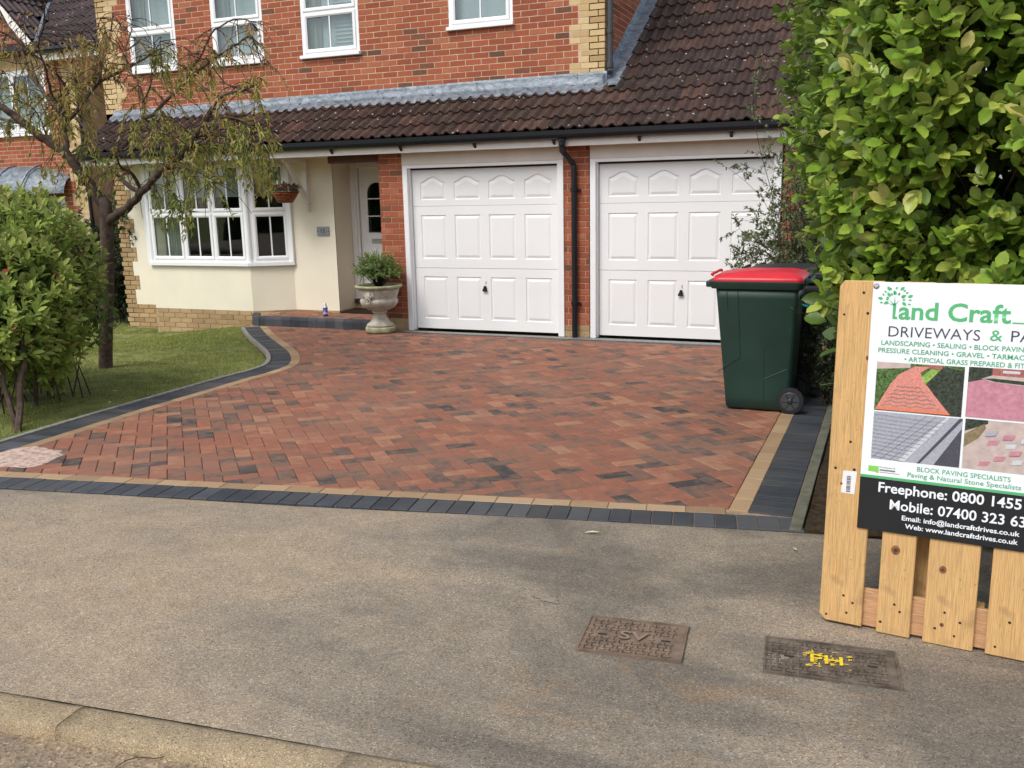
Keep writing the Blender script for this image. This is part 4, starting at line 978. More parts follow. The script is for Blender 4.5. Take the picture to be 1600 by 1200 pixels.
# neighbour roofs
NE, NEy = 4.34, NY-.28; nt_ = math.atan(.78)
def nroof(y): return NE+.78*(y-NEy)
def gablez(x): return AZ+.12-gs_*abs(x-AX)
mb = MB(); mb.add([(-16, NEy, NE-.02), (-9.3, NEy, NE-.02), (-9.3, 6.2, nroof(6.2)-.02), (-16, 6.2, nroof(6.2)-.02)], [(0, 1, 2, 3)])
mb.add([(AX, GY-.2, AZ+.1), (AX+1.1, GY-.2, AZ+.1-gs_*1.1), (AX+1.1, 3.4, AZ+.1-gs_*1.1), (AX, 3.4, AZ+.1)], [(0, 1, 2, 3)]); nr = hp('roof', mb, 'gutter', nb_)
tile_roof(nr, (0, NEy, NE), 0, nt_, -15, -9.3, 14, lambda P, x, s: P.z > gablez(P.x)-.02 and P.x > -14.5, 'tile2', [.33])
# right slope of the gable: tiles run down towards +x
base_len = math.hypot(1.12, 1.12*gs_)
tile_roof(nr, (EXg+.16, GY-.2, gablez(EXg+.16)-.0), math.pi/2, math.atan(gs_), 0, 2.0, 5, lambda P, x, s: P.z > nroof(P.y)-.02, 'tile2', [base_len/4.6], name='gable_tile')
mb = MB()
for i in range(5): mb.tube([(AX, GY-.2+i*.44, gablez(AX)+.02), (AX, GY-.2+i*.44+.43, gablez(AX)+.03)], .085, 10)
hp('ridge_tile', mb, 'tile2', nb_)
mb = MB(); pv = [(AX+a, NEy+(gablez(AX+a)-NE)/.78-.0, gablez(AX+a)+.05) for a in (.05, .35, .65, 1.0)]
mb.tube(pv, .045, 6); hp('valley_lead', mb, 'lead', nb_)
mb = MB(); mb.tube([(EXg+.1, NEy-.06, NE-.05), (-9.3, NEy-.06, NE-.05)], .055, 10); mb.tube([(EXg+.75, NEy-.05, NE-.08), (EXg+.75, NY-.08, NE-.32), (EXg+.75, NY-.06, -.5)], .034, 8); hp('gutter', mb, 'gutter', nb_)
mb = MB(); mb.box(EXg+.1, -9.3, NEy, NEy+.03, NE-.22, NE-.05); mb.box(EXg+.1, -9.3, NEy+.03, NY, NE-.2, NE-.19); hp('fascia', mb, 'fascia', nb_)
W = window(nb_, *WN[:2], *WN[2:], [-13.7, -12.85, -12.0], [], True, org=(0, NY), fw=.07)
MB().box(WN[0]+.02, WN[1]-.02, .25, .255, WN[2], WN[3]).build('net_curtain', M['curtain'], W)
W = window(nb_, *WG[:2], *WG[2:], [-12.5, -11.75], [], True, org=(0, NY), fw=.07)
# lead canopy over the lower bow window
mb = MB(); V = []; F = []; n = 14
for k in range(n+1):
    x = -13.4+2.6*k/n; bow = math.sin(math.pi*k/n)**.5
    for a, (dy_, dz_) in enumerate(((0, .52), (.14, .49), (.32, .38), (.46, .2), (.52, .05), (.52, 0))):
        V.append((x+(.0 if 0 < k < n else 0), NY-dy_*(.35+.65*bow), 1.80+dz_*(.55+.45*bow)))
for k in range(n):
    for j in range(5): F.append((k*6+j, (k+1)*6+j, (k+1)*6+j+1, k*6+j+1))
o = hp('lead_canopy', mb.add(V, F), 'lead', nb_, smooth=True)
for x in (-12.9, -12.2, -11.5): MB().tube([(x, NY, 2.33), (x, NY-.14, 2.30), (x, NY-.32, 2.19), (x, NY-.47, 2.0), (x, NY-.53, 1.83)], .018, 6).build('canopy_roll', M['lead'], o)
flush()

# ================================================================ THINGS
# ---- wheelie bins
def bin_(name, label, X0, Yn, bodymat, lidmat, lid_tag=None):
    """front faces -x; near side at y = Yn"""
    g = gz(Yn); B = empty(name, label, 'wheelie bin', 'wheelie bins beside the hedge', loc=(X0, Yn+.29, g))
    hw0, hw1 = .235, .275; H = .93
    prof = [(.02, .0, .50, hw0-.01), (.03, .012, .49, hw0), (.9, -.085, .545, hw1)]   # z, x front, x back, half width
    mb = MB(); V = []; F = []
    def ringpts(z, xf, xb, hw, r=.035, n=4):
        pts = []
        for cx, cy, a0 in ((xb-r, hw-r, 0), (xf+r, hw-r, 90), (xf+r, -hw+r, 180), (xb-r, -hw+r, 270)):
            for k in range(n+1): a = math.radians(a0+90*k/n); pts.append((cx+r*math.cos(a), cy+r*math.sin(a), z))
        return pts
    levels = [(.008, .02, .485, hw0-.012), (.022, .008, .50, hw0)]
    for k in range(1, 13):
        t = k/12; levels.append((.022+t*.858, .008-.095*t, .50+.045*t+(0 if t > .2 else 0), hw0+(hw1-hw0)*t - .004*math.sin(math.pi*t)))
    for z, xf, xb, hw in levels: V += ringpts(z, xf, xb, hw)
    m_ = 20
    for j in range(len(levels)-1):
        for k in range(m_): F.append((j*m_+k, j*m_+(k+1) % m_, (j+1)*m_+(k+1) % m_, (j+1)*m_+k))
    F += [tuple(range(m_))[::-1], tuple(range(len(V)-m_, len(V)))]
    mb.add(V, F).build('body', M[bodymat], B, smooth=True)
    mb = MB(); V = []; F = []                               # rim collar
    for z, e in ((.875, .0), (.878, .02), (.905, .027), (.925, .03), (.93, .02)): V += ringpts(z+.0, -.088-e*1.7, .545+e*1.2, hw1+e, .05)
    for j in range(4):
        for k in range(m_): F.append((j*m_+k, j*m_+(k+1) % m_, (j+1)*m_+(k+1) % m_, (j+1)*m_+k))
    F += [tuple(range(m_))[::-1], tuple(range(len(V)-m_, len(V)))]
    mb.add(V, F); mb.bbox(-.165, -.09, -.26, .26, .885, .928, .008); mb.build('rim', M[bodymat], B, smooth=False)
    mb = MB(); V = []; F = []                               # lid
    for z, a, b, e in ((.928, -.115, .575, .285), (.944, -.118, .578, .288), (.957, -.10, .568, .275), (.978, -.03, .545, .245), (.993, .10, .47, .19), (.997, .2, .4, .08)): V += ringpts(z, a, b, e, .05)
    for j in range(5):
        for k in range(m_): F.append((j*m_+k, j*m_+(k+1) % m_, (j+1)*m_+(k+1) % m_, (j+1)*m_+k))
    F += [tuple(range(len(V)-m_, len(V)))]
    mb.add(V, F); lid = mb.build('lid', M[lidmat], B, smooth=True)
    mb = MB(); mb.add([(-.118, -.2, .955), (.03, -.2, .958), (.05, -.2, .984), (-.085, -.2, .969), (-.118, .2, .955), (.03, .2, .958), (.05, .2, .984), (-.085, .2, .969)], [(0, 1, 2, 3), (7, 6, 5, 4), (0, 3, 7, 4), (3, 2, 6, 7)]); mb.tube([(-.118, -.21, .966), (-.13, -.2, .972), (-.13, .2, .972), (-.118, .21, .966)], .011, 6)
    mb.build('lid_handle', M[lidmat], lid)
    mb = MB(); mb.tube([(.575, -.2, .94), (.615, -.2, .93), (.615, .2, .93), (.575, .2, .94)], .014, 8); mb.bbox(.54, .60, -.21, -.17, .90, .945, .006); mb.bbox(.54, .60, .17, .21, .90, .945, .006); mb.build('handle_bar', M[bodymat], B)
    # moulded ridges on the near side
    def side(x, z): t = (z-.022)/.858; return -(hw0+(hw1-hw0)*t-.004*math.sin(math.pi*max(0, min(1, t))))-.0015
    def sx(x, z): return x
    for pl in ([(.085, .885), (.115, .385), (-.055, .275)], [(.295, .47), (.305, .06)], [(.30, .235), (.475, .315)], [(.0, .88), (.012, .72)]):
        mb = MB()
        for (a, b), (c, d) in zip(pl, pl[1:]):
            n = 6; mb.tube([(a+(c-a)*k/n, side(0, b+(d-b)*k/n), b+(d-b)*k/n) for k in range(n+1)], .0032, 5)
        mb.build('moulded_ridge', M[bodymat], B)
    for o_ in list(B.children): o_.scale = (.965, 1, 1.07)
    # wheels
    for s_ in (-1, 1):
        c = Matrix.Translation((.495, s_*.262, .1)) @ Matrix.Rotation(math.pi/2, 4, 'X')
        mb = MB(); mb.lathe((0, 0, -.024), [(.078, 0), (.096, .002), (.1, .012), (.1, .036), (.096, .046), (.078, .048)], 32); wh = mb.build('wheel', M['tyre'], B, smooth=False, mw=c)
        mb = MB(); q = 1 if s_ < 0 else -1
        mb.lathe((0, 0, -.026), [(.066, 0), (.070, .002), (.070, .05), (.066, .052)], 28); mb.build('rim_disc', M['hub'], wh)
        mb = MB(); mb.lathe((0, 0, -.034), [(.012, 0), (.022, .008), (.022, .06), (.012, .068)], 16)
        for k in range(6): a = k*math.pi/3; mb.tube([(.02*math.cos(a), .02*math.sin(a), .028*1), (.062*math.cos(a), .062*math.sin(a), .027)], .004, 5)
        mb.build('hub_cap', M['binblack'], wh)
    mb = MB(); mb.tube([(.495, -.26, .1), (.495, .26, .1)], .012, 8); mb.build('axle', M['steel'], B)
    return B
bin_('wheelie_bin', 'dark green wheelie bin with a bright red lid on the drive', 2.236, -3.70, 'bingreen', 'binred')
bin_('wheelie_bin', 'wheelie bin with a dark grey lid mostly hidden behind the red-lidded bin', 2.36, -2.98, 'binblack', 'binblack')

# ---- stone urn with plant
UX, UY = -2.80, -.32; ug = gz(UY)
urn = empty('stone_urn', 'pale weathered stone urn planter with a lion mask beside the porch', 'urn', loc=(UX, UY, ug))
mb = MB(); mb.lathe((0, 0, 0), [(.15, 0), (.19, .012), (.197, .03), (.197, .065), (.19, .085), (.165, .088)], 36); mb.build('base_ring', M['stone_moss'], urn, smooth=True)
mb = MB(); mb.lathe((0, 0, 0), [(.165, .086), (.182, .098), (.176, .115), (.135, .145), (.10, .19), (.083, .235), (.08, .262), (.098, .27), (.10, .288), (.088, .296)], 36); mb.build('stem', M['stone'], urn, smooth=True)
mb = MB(); mb.lathe((0, 0, 0), [(.085, .294), (.15, .312), (.2, .34), (.232, .38), (.246, .42), (.24, .447), (.228, .455), (.236, .47), (.256, .54), (.272, .585)], 72, mod=lambda j, a: 1+(.028*abs(math.sin(13*a)) if 1 <= j <= 5 else (.012*math.sin(7*a+j)*math.sin(17*a+2*j) if j > 6 else 0))); mb.build('bowl', M['stone'], urn, smooth=True)
mb = MB(); mb.lathe((0, 0, 0), [(.27, .58), (.295, .592), (.312, .61), (.312, .625), (.30, .634), (.262, .632), (.25, .60), (.245, .57)], 40); mb.build('lip', M['stone_moss'], urn, smooth=True)
mb = MB(); mb.lathe((0, 0, 0), [(.245, .585), (.1, .592)], 24); mb.build('potting_soil', M['soil'], urn)
def blob(mb, c, r, s=(1, 1, 1), n=8, tint=.5):
    V = []; F = []
    for j in range(1, n): 
        for k in range(n+2): a = 2*math.pi*k/(n+2); p = math.pi*j/n; V.append((c[0]+r*s[0]*math.sin(p)*math.cos(a), c[1]+r*s[1]*math.sin(p)*math.sin(a), c[2]+r*s[2]*math.cos(p)))
    m_ = n+2
    for j in range(n-2):
        for k in range(m_): F.append((j*m_+k, j*m_+(k+1) % m_, (j+1)*m_+(k+1) % m_, (j+1)*m_+k))
    F += [tuple(range(m_))[::-1], tuple(range(len(V)-m_, len(V)))]; mb.add(V, F, tint)
ma = math.atan2(CAM[1]-UY, CAM[0]-UX)-.55; ml = Matrix.Rotation(ma-(-math.pi/2), 4, 'Z')
mb = MB()                                                   # mask relief, built facing -y
for x, z, r, s_ in ((0, .50, .042, (1, .6, 1.05)), (-.022, .515, .014, (1.2, 1, .7)), (.022, .515, .014, (1.2, 1, .7)), (0, .497, .014, (.8, 1.9, 1.3)), (0, .474, .02, (1.3, 1, .6)), (-.03, .49, .018, (1, .9, 1)), (.03, .49, .018, (1, .9, 1)), (0, .538, .022, (1.6, .8, .7))):
    blob(mb, (x, -.262, z), r, s_)
for k in range(11):
    a = math.pi*(.02+k/10*.96); blob(mb, (.058*math.cos(a), -.252, .505+.052*math.sin(a)), .017, (1, .7, 1))
mb.build('lion_mask', M['stone'], urn, smooth=True, mw=ml)
mb = MB(); mb.tube([(.036*math.cos(a), -.285-.006*math.sin(a), .445+.036*math.sin(a)) for a in [2*math.pi*k/20 for k in range(21)]], .0085, 8, cap=False); mb.build('ring', M['stone'], urn, smooth=True, mw=ml)

# ---- leaves
LT = {
 'oval': ([(0, 0, 0), (-.32, .22, .05), (.32, .22, .05), (0, .25, -.01), (-.46, .55, .07), (.46, .55, .07), (0, .58, -.01), (-.28, .85, .03), (.28, .85, .03), (0, 1, -.06)],
          [(0, 3, 1), (0, 2, 3), (1, 3, 4), (3, 6, 4), (3, 2, 6), (2, 5, 6), (4, 6, 7), (6, 9, 7), (6, 8, 9), (6, 5, 8)]),
 'slim': ([(0, 0, 0), (-.5, .35, .12), (.5, .35, .12), (0, .5, -.05), (0, 1, -.25)], [(0, 3, 1), (0, 2, 3), (1, 3, 4), (3, 2, 4)]),
}
def leaves(P, D, Nn, L, W, kind, tint):
    """P base, D direction, Nn up-normal (unit), L length, W width arrays -> V,F,T"""
    T, F = LT[kind]; T = np.array(T, float); F = np.array(F)
    D = D/np.linalg.norm(D, axis=1, keepdims=True); X = np.cross(D, Nn); X /= (np.linalg.norm(X, axis=1, keepdims=True)+1e-9); Z = np.cross(X, D)
    V = P[:, None, :]+X[:, None, :]*(T[None, :, 0:1]*W[:, None, None])+D[:, None, :]*(T[None, :, 1:2]*L[:, None, None])+Z[:, None, :]*(T[None, :, 2:3]*L[:, None, None])
    n, k = len(P), len(T); FF = (F[None]+np.arange(n)[:, None, None]*k).reshape(-1, 3)
    return V.reshape(-1, 3), FF, np.repeat(tint, k)
def shoots(SP, SD, per, L0, spread, blen, seed=1):
    """leaves set round short shoots: returns P,D,N arrays"""
    r = np.random.default_rng(seed); n = len(SP); k = np.tile(np.arange(per), n); i = np.repeat(np.arange(n), per)
    ang = k*2.4+r.uniform(0, 6.28, n)[i]+r.normal(0, .25, len(k)); f = k/(per-1+1e-6)
    d = SD[i]; a = np.cross(d, np.array([.13, .21, .97])); a /= np.linalg.norm(a, axis=1, keepdims=True)+1e-9; b = np.cross(d, a)
    rad = a*np.cos(ang)[:, None]+b*np.sin(ang)[:, None]; tilt_ = spread*(1-.65*f)+r.normal(0, .18, len(k))
    D = d*np.cos(tilt_)[:, None]+rad*np.sin(tilt_)[:, None]; D[:, 2] -= .12
    P = SP[i]+d*(blen*f)[:, None]; Nn = d*np.sin(tilt_)[:, None]-rad*np.cos(tilt_)[:, None]
    Nn = np.where((Nn[:, 2:3] < -.1), -Nn, Nn)+np.array([0, 0, .35])+r.normal(0, .18, (len(k), 3)); Nn /= np.linalg.norm(Nn, axis=1, keepdims=True)
    return P, D, Nn, i, f
def in_view(P):
    d = P-CAM; z = d@F_; u = 800+FPX*(d@R_)/z; v = 600-FPX*(d@U_)/z; return z, (u > -10) & (u < 1610) & (v > -10) & (v < 1210) & (z > .3)
def foliage(parent, P, D, Nn, L, W, kind, tint, mat, single=290, facing=None, name='foliage'):
    """the largest leaves in view become objects named leaf; the rest one part"""
    z, iv = in_view(P); vd = (CAM-P); vd /= np.linalg.norm(vd, axis=1, keepdims=True)
    if single:
        sc = np.where(iv, L/z*(.3+np.abs((Nn*vd).sum(1))), 0)
        if facing is not None: sc = sc*facing
        top = np.argsort(-sc)[:single]; T, F = LT[kind]; cache = {}
        for i in top:
            q = round(float(tint[i])*10)/10
            if q not in cache:
                mb = MB(); mb.add(T, F, q); cache[q] = mb.mesh('leaf', M[mat], True)
            d = D[i]/np.linalg.norm(D[i]); x = np.cross(d, Nn[i]); x /= np.linalg.norm(x)+1e-9; zz = np.cross(x, d)
            m = Matrix([[x[0]*W[i], d[0]*L[i], zz[0]*L[i], P[i][0]], [x[1]*W[i], d[1]*L[i], zz[1]*L[i], P[i][1]], [x[2]*W[i], d[2]*L[i], zz[2]*L[i], P[i][2]], [0, 0, 0, 1]])
            o = link('leaf', cache[q], parent); o.matrix_basis = Matrix.Translation(-Vector(parent.location)) @ m
        keep = np.ones(len(P), bool); keep[top] = False
    else: keep = np.ones(len(P), bool)
    V, F, T = leaves(P[keep]-np.array(parent.location), D[keep], Nn[keep], L[keep], W[keep], kind, tint[keep])
    o = fast(name, V, F, M[mat], parent, T, True); o['kind'] = 'stuff'; return o

# right hedge: big glossy leaves; a body with its near corner bulging over the drive
hedge = empty('griselinia_hedge', 'tall bright green broad-leaved hedge at right rising behind the wooden pallet', 'hedge', loc=(3.9, -5.2, gz(-5.2)))
hr = np.random.default_rng(3)
def hedge_face(z): return 2.90+.26*sstep(2.2, .9, z)+.04*math.sin(3*z)          # x of the drive side face
def hshoot(n, depth):
    SP = []; SD = []
    while len(SP) < n:
        z = hr.uniform(.15, 3.5) if hr.random() > .12 else hr.uniform(.9, 3.5); bul = .07*math.sin(5*z+1)+.05*math.sin(11*z)
        if hr.random() < .42:                                # drive side face
            y = hr.uniform(-6.5, -3.4); x = hedge_face(z)+.10*math.sin(2.4*y+z*2)+.05*math.sin(7*y)+(-.0)*y; x += max(0, (-5.9-y))*.55; d = np.array([-1, -.25, .35])
            p = np.array([x, y, z])
            if z < 1.3: p[0] += (1.3-z)*.75
            if y < -4.8 and z < .7: continue
        else:                                               # street side face
            x = hr.uniform(3.05, 5.0); y = -6.62+.09*math.sin(4*x+1.3*z)+.06*math.sin(9*x-3*z)+max(0, 3.35-x)*.9; d = np.array([-.25, -1, .35]); p = np.array([x+(max(0, 1.15-z)*.8 if x < 3.6 else 0), y+max(0, (1.2-z))*.25, z])
        # hollows where the dark inside shows
        hol = math.sin(3.1*p[0]+1.0)*math.sin(2.9*p[2]+.6)+.6*math.sin(6.3*p[0]+5.1*p[2]+2*p[1]) + .8*math.sin(2.2*p[1]+4.7*p[2])
        dep = (hr.random()**1.6)*depth + (.14 if hol < -.75 else 0)
        p = p - d/np.linalg.norm(d)*dep + hr.normal(0, .015, 3)
        d = d+hr.normal(0, .45, 3); d[2] += .25; SP.append(p); SD.append(d/np.linalg.norm(d))
    return np.array(SP), np.array(SD)
SP, SD = hshoot(3900, .36)
P, D, Nn, ii, ff = shoots(SP, SD, 7, .06, 1.15, .09, 5); n = len(P)
L = hr.uniform(.05, .078, n)*np.where(P[:, 1] < -6.1, 1.15, 1.); Wd = L*hr.uniform(.56, .72, n)
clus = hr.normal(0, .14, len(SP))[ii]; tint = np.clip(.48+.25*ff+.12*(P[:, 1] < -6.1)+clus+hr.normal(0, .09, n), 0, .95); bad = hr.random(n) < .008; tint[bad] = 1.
foliage(hedge, P, D, Nn, L, Wd, 'oval', tint, 'leaf_hedge', 290)
mb = MB()
for i in range(0, len(SP), 3):
    p, d = SP[i], SD[i]; back = np.array([3.75 if p[0] < 3.9 else p[0], max(-6.0, min(-4, p[1]+.4)), p[2]-.25]); q = p-d*.0; m_ = (q*.6+back*.4)
    mb.tube([tuple(q+d*.09-np.array(hedge.location)), tuple(q-np.array(hedge.location)), tuple(m_-np.array(hedge.location))], [.0015, .003, .005], 4, cap=False)
o = mb.build('twigs', M['twig'], hedge); o['kind'] = 'stuff'
mb = MB()
for i in range(16):
    x, y = hr.uniform(3.35, 4.8), hr.uniform(-6.3, -4); p = np.array([x, y, gz(y)-.05]); pts = [p.copy()]
    for k in range(7): p = p+np.array([hr.normal(0, .06), hr.normal(0, .06), .48]); pts.append(p.copy())
    MB().tube([tuple(q-np.array(hedge.location)) for q in pts], [.028-.003*k for k in range(8)], 6).build('stem', M['bark'], hedge)
# inner mass of leaves, tints darkened to paint shade inside the hedge
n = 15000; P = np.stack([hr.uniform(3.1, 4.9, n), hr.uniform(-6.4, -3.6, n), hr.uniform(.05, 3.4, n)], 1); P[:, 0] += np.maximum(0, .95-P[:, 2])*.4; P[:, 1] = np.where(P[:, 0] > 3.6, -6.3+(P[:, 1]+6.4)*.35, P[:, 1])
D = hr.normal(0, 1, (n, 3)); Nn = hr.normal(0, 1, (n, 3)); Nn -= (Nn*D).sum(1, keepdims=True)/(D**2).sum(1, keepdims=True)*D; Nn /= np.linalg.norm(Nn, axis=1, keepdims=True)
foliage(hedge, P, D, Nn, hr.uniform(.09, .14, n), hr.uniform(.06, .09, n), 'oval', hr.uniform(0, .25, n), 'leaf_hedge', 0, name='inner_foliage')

# left bush
bush = empty('evergreen_bush', 'rounded evergreen bush with red-tinged leaves on the lawn at far left', 'bush', loc=(-3.72, -5.15, gz(-5.15)))
br_ = np.random.default_rng(11); SP = []; SD = []
ELL = [((-3.66, -5.0, .98), (.80, .75, .70)), ((-4.3, -5.3, 1.0), (.85, .8, .66)), ((-3.15, -5.35, .8), (.45, .5, .52)), ((-3.4, -4.8, .75), (.62, .55, .62)), ((-2.95, -5.75, .62), (.36, .4, .38)), ((-3.5, -5.05, .5), (.78, .7, .42))]
while len(SP) < 2500:
    c, r = ELL[br_.choice(6, p=[.29, .23, .14, .10, .10, .14])]; d = br_.normal(0, 1, 3); d /= np.linalg.norm(d)
    if d[1] > .5: continue
    rr = 1-br_.random()**2*.42; p = np.array(c)+d*np.array(r)*rr*(1+.07*math.sin(6*d[0]+5*d[2])+.05*math.sin(13*d[2]+3*d[1]))
    if p[2] < .08 or (p[2] < .4 and p[1] < -5.5): continue
    if p[0] > -2.93-.0*p[1] and p[1] > -5.2 or px(p)[0] > 158-max(0, px(p)[1]-440)*.38: continue
    dd = d*.8+np.array([0, 0, .75])+br_.normal(0, .3, 3); SP.append(p); SD.append(dd/np.linalg.norm(dd))
SP, SD = np.array(SP), np.array(SD)
P, D, Nn, ii, ff = shoots(SP, SD, 8, .08, 1.25, .08, 6); n = len(P)
L = br_.uniform(.06, .10, n); Wd = L*br_.uniform(.42, .56, n)
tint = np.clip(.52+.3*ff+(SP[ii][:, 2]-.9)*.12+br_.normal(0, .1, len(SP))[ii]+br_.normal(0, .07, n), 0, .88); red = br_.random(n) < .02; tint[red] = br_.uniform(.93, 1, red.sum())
foliage(bush, P, D, Nn, L, Wd, 'oval', tint, 'leaf_bush', 290)
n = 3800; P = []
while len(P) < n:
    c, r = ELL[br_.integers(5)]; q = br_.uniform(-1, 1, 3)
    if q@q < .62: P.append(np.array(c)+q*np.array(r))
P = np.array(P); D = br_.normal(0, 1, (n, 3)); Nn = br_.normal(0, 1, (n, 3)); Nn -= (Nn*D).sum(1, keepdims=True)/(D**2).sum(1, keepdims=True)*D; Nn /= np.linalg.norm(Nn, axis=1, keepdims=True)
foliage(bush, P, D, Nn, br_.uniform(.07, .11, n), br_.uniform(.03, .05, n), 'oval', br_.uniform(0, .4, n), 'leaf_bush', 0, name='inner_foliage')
bl = np.array(bush.location)
for (x, y, tx, ty, r0) in ((-2.52, -6.03, -2.75, -5.6, .026), (-2.58, -5.98, -2.95, -5.8, .022), (-2.72, -5.85, -3.2, -5.4, .02), (-3.35, -5.0, -3.5, -4.8, .022), (-3.55, -4.85, -3.3, -4.6, .02), (-3.62, -4.95, -3.8, -5.2, .025), (-3.2, -5.3, -3.0, -5.3, .02), (-4.0, -5.2, -4.3, -5.3, .026)):
    g0 = lz(x, y); pts = [(x, y, g0-.03)]
    for k in range(1, 7): t = k/6; pts.append((x+(tx-x)*t+br_.normal(0, .015), y+(ty-y)*t+br_.normal(0, .015), g0+.95*t))
    MB().tube([tuple(np.array(q)-bl) for q in pts], [r0*(1-.1*k) for k in range(7)], 6).build('stem', M['bark'], bush)
mb = MB()
for i in range(0, len(SP), 4):
    p, d = SP[i], SD[i]; c = np.array([-3.5 if p[0] > -3.9 else -4.2, -5.1, max(.2, p[2]-.4)]); mb.tube([tuple(p+d*.08-bl), tuple(p-bl), tuple(p*.55+c*.45-bl)], [.0015, .003, .005], 4, cap=False)
for k in range(22):
    x, y = br_.uniform(-3.9, -3.0), br_.uniform(-5.9, -4.6); mb.tube([tuple(np.array(q)-bl) for q in ((x, y, lz(x, y)), (x+br_.normal(0, .1), y+br_.normal(0, .1), .3), (x+br_.normal(0, .2), y, .6))], [.006, .005, .003], 4, cap=False)
o = mb.build('twigs', M['twig'], bush); o['kind'] = 'stuff'

# tree on the lawn
TY = -3.59; tb = atY(165, 570, TY); tr = empty('weeping_tree', 'small leaning tree with sparse olive and orange autumn leaves on the lawn', 'tree', loc=(tb[0], TY, lz(tb[0], TY)))
tl = np.array(tr.location); trg = np.random.default_rng(21)
def limb(pix, r0, r1, y0, y1, name='limb', build=True):
    pts = []; n = len(pix)
    for i, (u, v) in enumerate(pix): pts.append(atY(u, v, TY+y0+(y1-y0)*i/(n-1)))
    Q = catmull(pts, 5); m_ = len(Q); rs = [r0+(r1-r0)*i/(m_-1) for i in range(m_)]
    Q = [q+trg.normal(0, min(.006, rs[i]*.18), 3) for i, q in enumerate(Q)]
    if build: MB().tube([tuple(q-tl) for q in Q], rs, 9).build(name, M['bark'], tr, smooth=True)
    return np.array(Q)
trunk = [np.array((tb[0], TY, lz(tb[0], TY)-.05))]+[atY(u, v, TY) for u, v in ((165, 560), (166, 500), (168, 430), (167, 370), (165, 325), (160, 312))]
Q = catmull(trunk, 5); rs = [.105]+[.085, .075]+[.07-.0004*i for i in range(len(Q)-3)]
MB().tube([tuple(q-tl) for q in Q], rs, 12).build('trunk', M['bark'], tr, smooth=True)
LIMBS = []
def LB(pix, r0, r1, y0, y1): LIMBS.append((limb(pix, r0, r1, y0, y1), r0))
LB([(160, 318), (140, 290), (122, 265), (102, 240), (78, 222), (55, 208), (25, 183), (0, 165), (-50, 140)], .058, .028, 0, -.5)
LB([(70, 218), (40, 195), (12, 188), (-40, 175)], .022, .012, -.2, .3)
LB([(104, 242), (103, 215), (103, 187), (85, 165), (65, 140), (45, 110), (30, 70), (12, 40), (-6, 5)], .035, .008, -.1, .6)
LB([(103, 190), (118, 176), (132, 155), (147, 128), (160, 95), (172, 55), (176, 20)], .024, .006, .1, .5)
LB([(132, 158), (150, 133), (175, 118), (205, 103), (228, 90), (250, 78), (273, 68)], .02, .005, .1, .9)
LB([(103, 205), (98, 175), (80, 145), (72, 110), (60, 72), (68, 40), (70, 5)], .018, .006, 0, -.5)
LB([(103, 188), (108, 150), (92, 120), (60, 90), (20, 60), (-20, 40)], .015, .005, 0, -.7)
LB([(168, 348), (185, 334), (203, 322), (222, 300), (246, 272), (280, 246), (297, 225), (312, 202), (330, 175), (345, 152), (372, 143), (392, 136), (405, 128)], .045, .007, 0, -.6)
LB([(218, 300), (200, 290), (182, 270), (160, 245), (142, 212), (118, 182), (100, 165)], .026, .008, .1, .7)
LB([(162, 248), (185, 235), (205, 215), (222, 190), (224, 160), (216, 128), (204, 113)], .026, .008, .2, .6)
LB([(222, 185), (240, 178), (268, 148), (292, 128), (310, 112), (330, 94), (352, 80), (372, 68), (390, 56), (402, 78), (408, 100)], .02, .004, .2, .9)
LB([(290, 130), (298, 108), (315, 85), (330, 52), (344, 42), (366, 30), (390, 33), (404, 50)], .014, .004, .4, 1.0)
LB([(222, 300), (205, 270), (190, 262), (180, 240)], .02, .007, 0, -.5)
LB([(330, 172), (352, 182), (380, 188), (400, 200)], .012, .004, -.4, -.7)
LB([(246, 272), (262, 262), (285, 262), (315, 270), (330, 285)], .012, .004, -.1, -.6)
LB([(345, 128), (365, 135), (385, 140), (410, 120)], .008, .004, -.3, -.5)
for pix in ([(60, 130), (48, 95), (40, 60), (38, 20)], [(30, 180), (22, 140), (26, 100), (18, 50)], [(103, 215), (92, 175), (95, 140), (84, 90), (92, 40)], [(75, 220), (60, 180), (30, 150), (5, 110)], [(222, 160), (236, 130), (238, 95), (252, 60)], [(205, 112), (196, 80), (206, 45), (200, 15)], [(150, 133), (160, 100), (150, 60), (158, 25)], [(20, 185), (0, 150), (-15, 110)]): LB(pix, .009, .002, trg.uniform(-.3, .3), trg.uniform(-.4, .6))
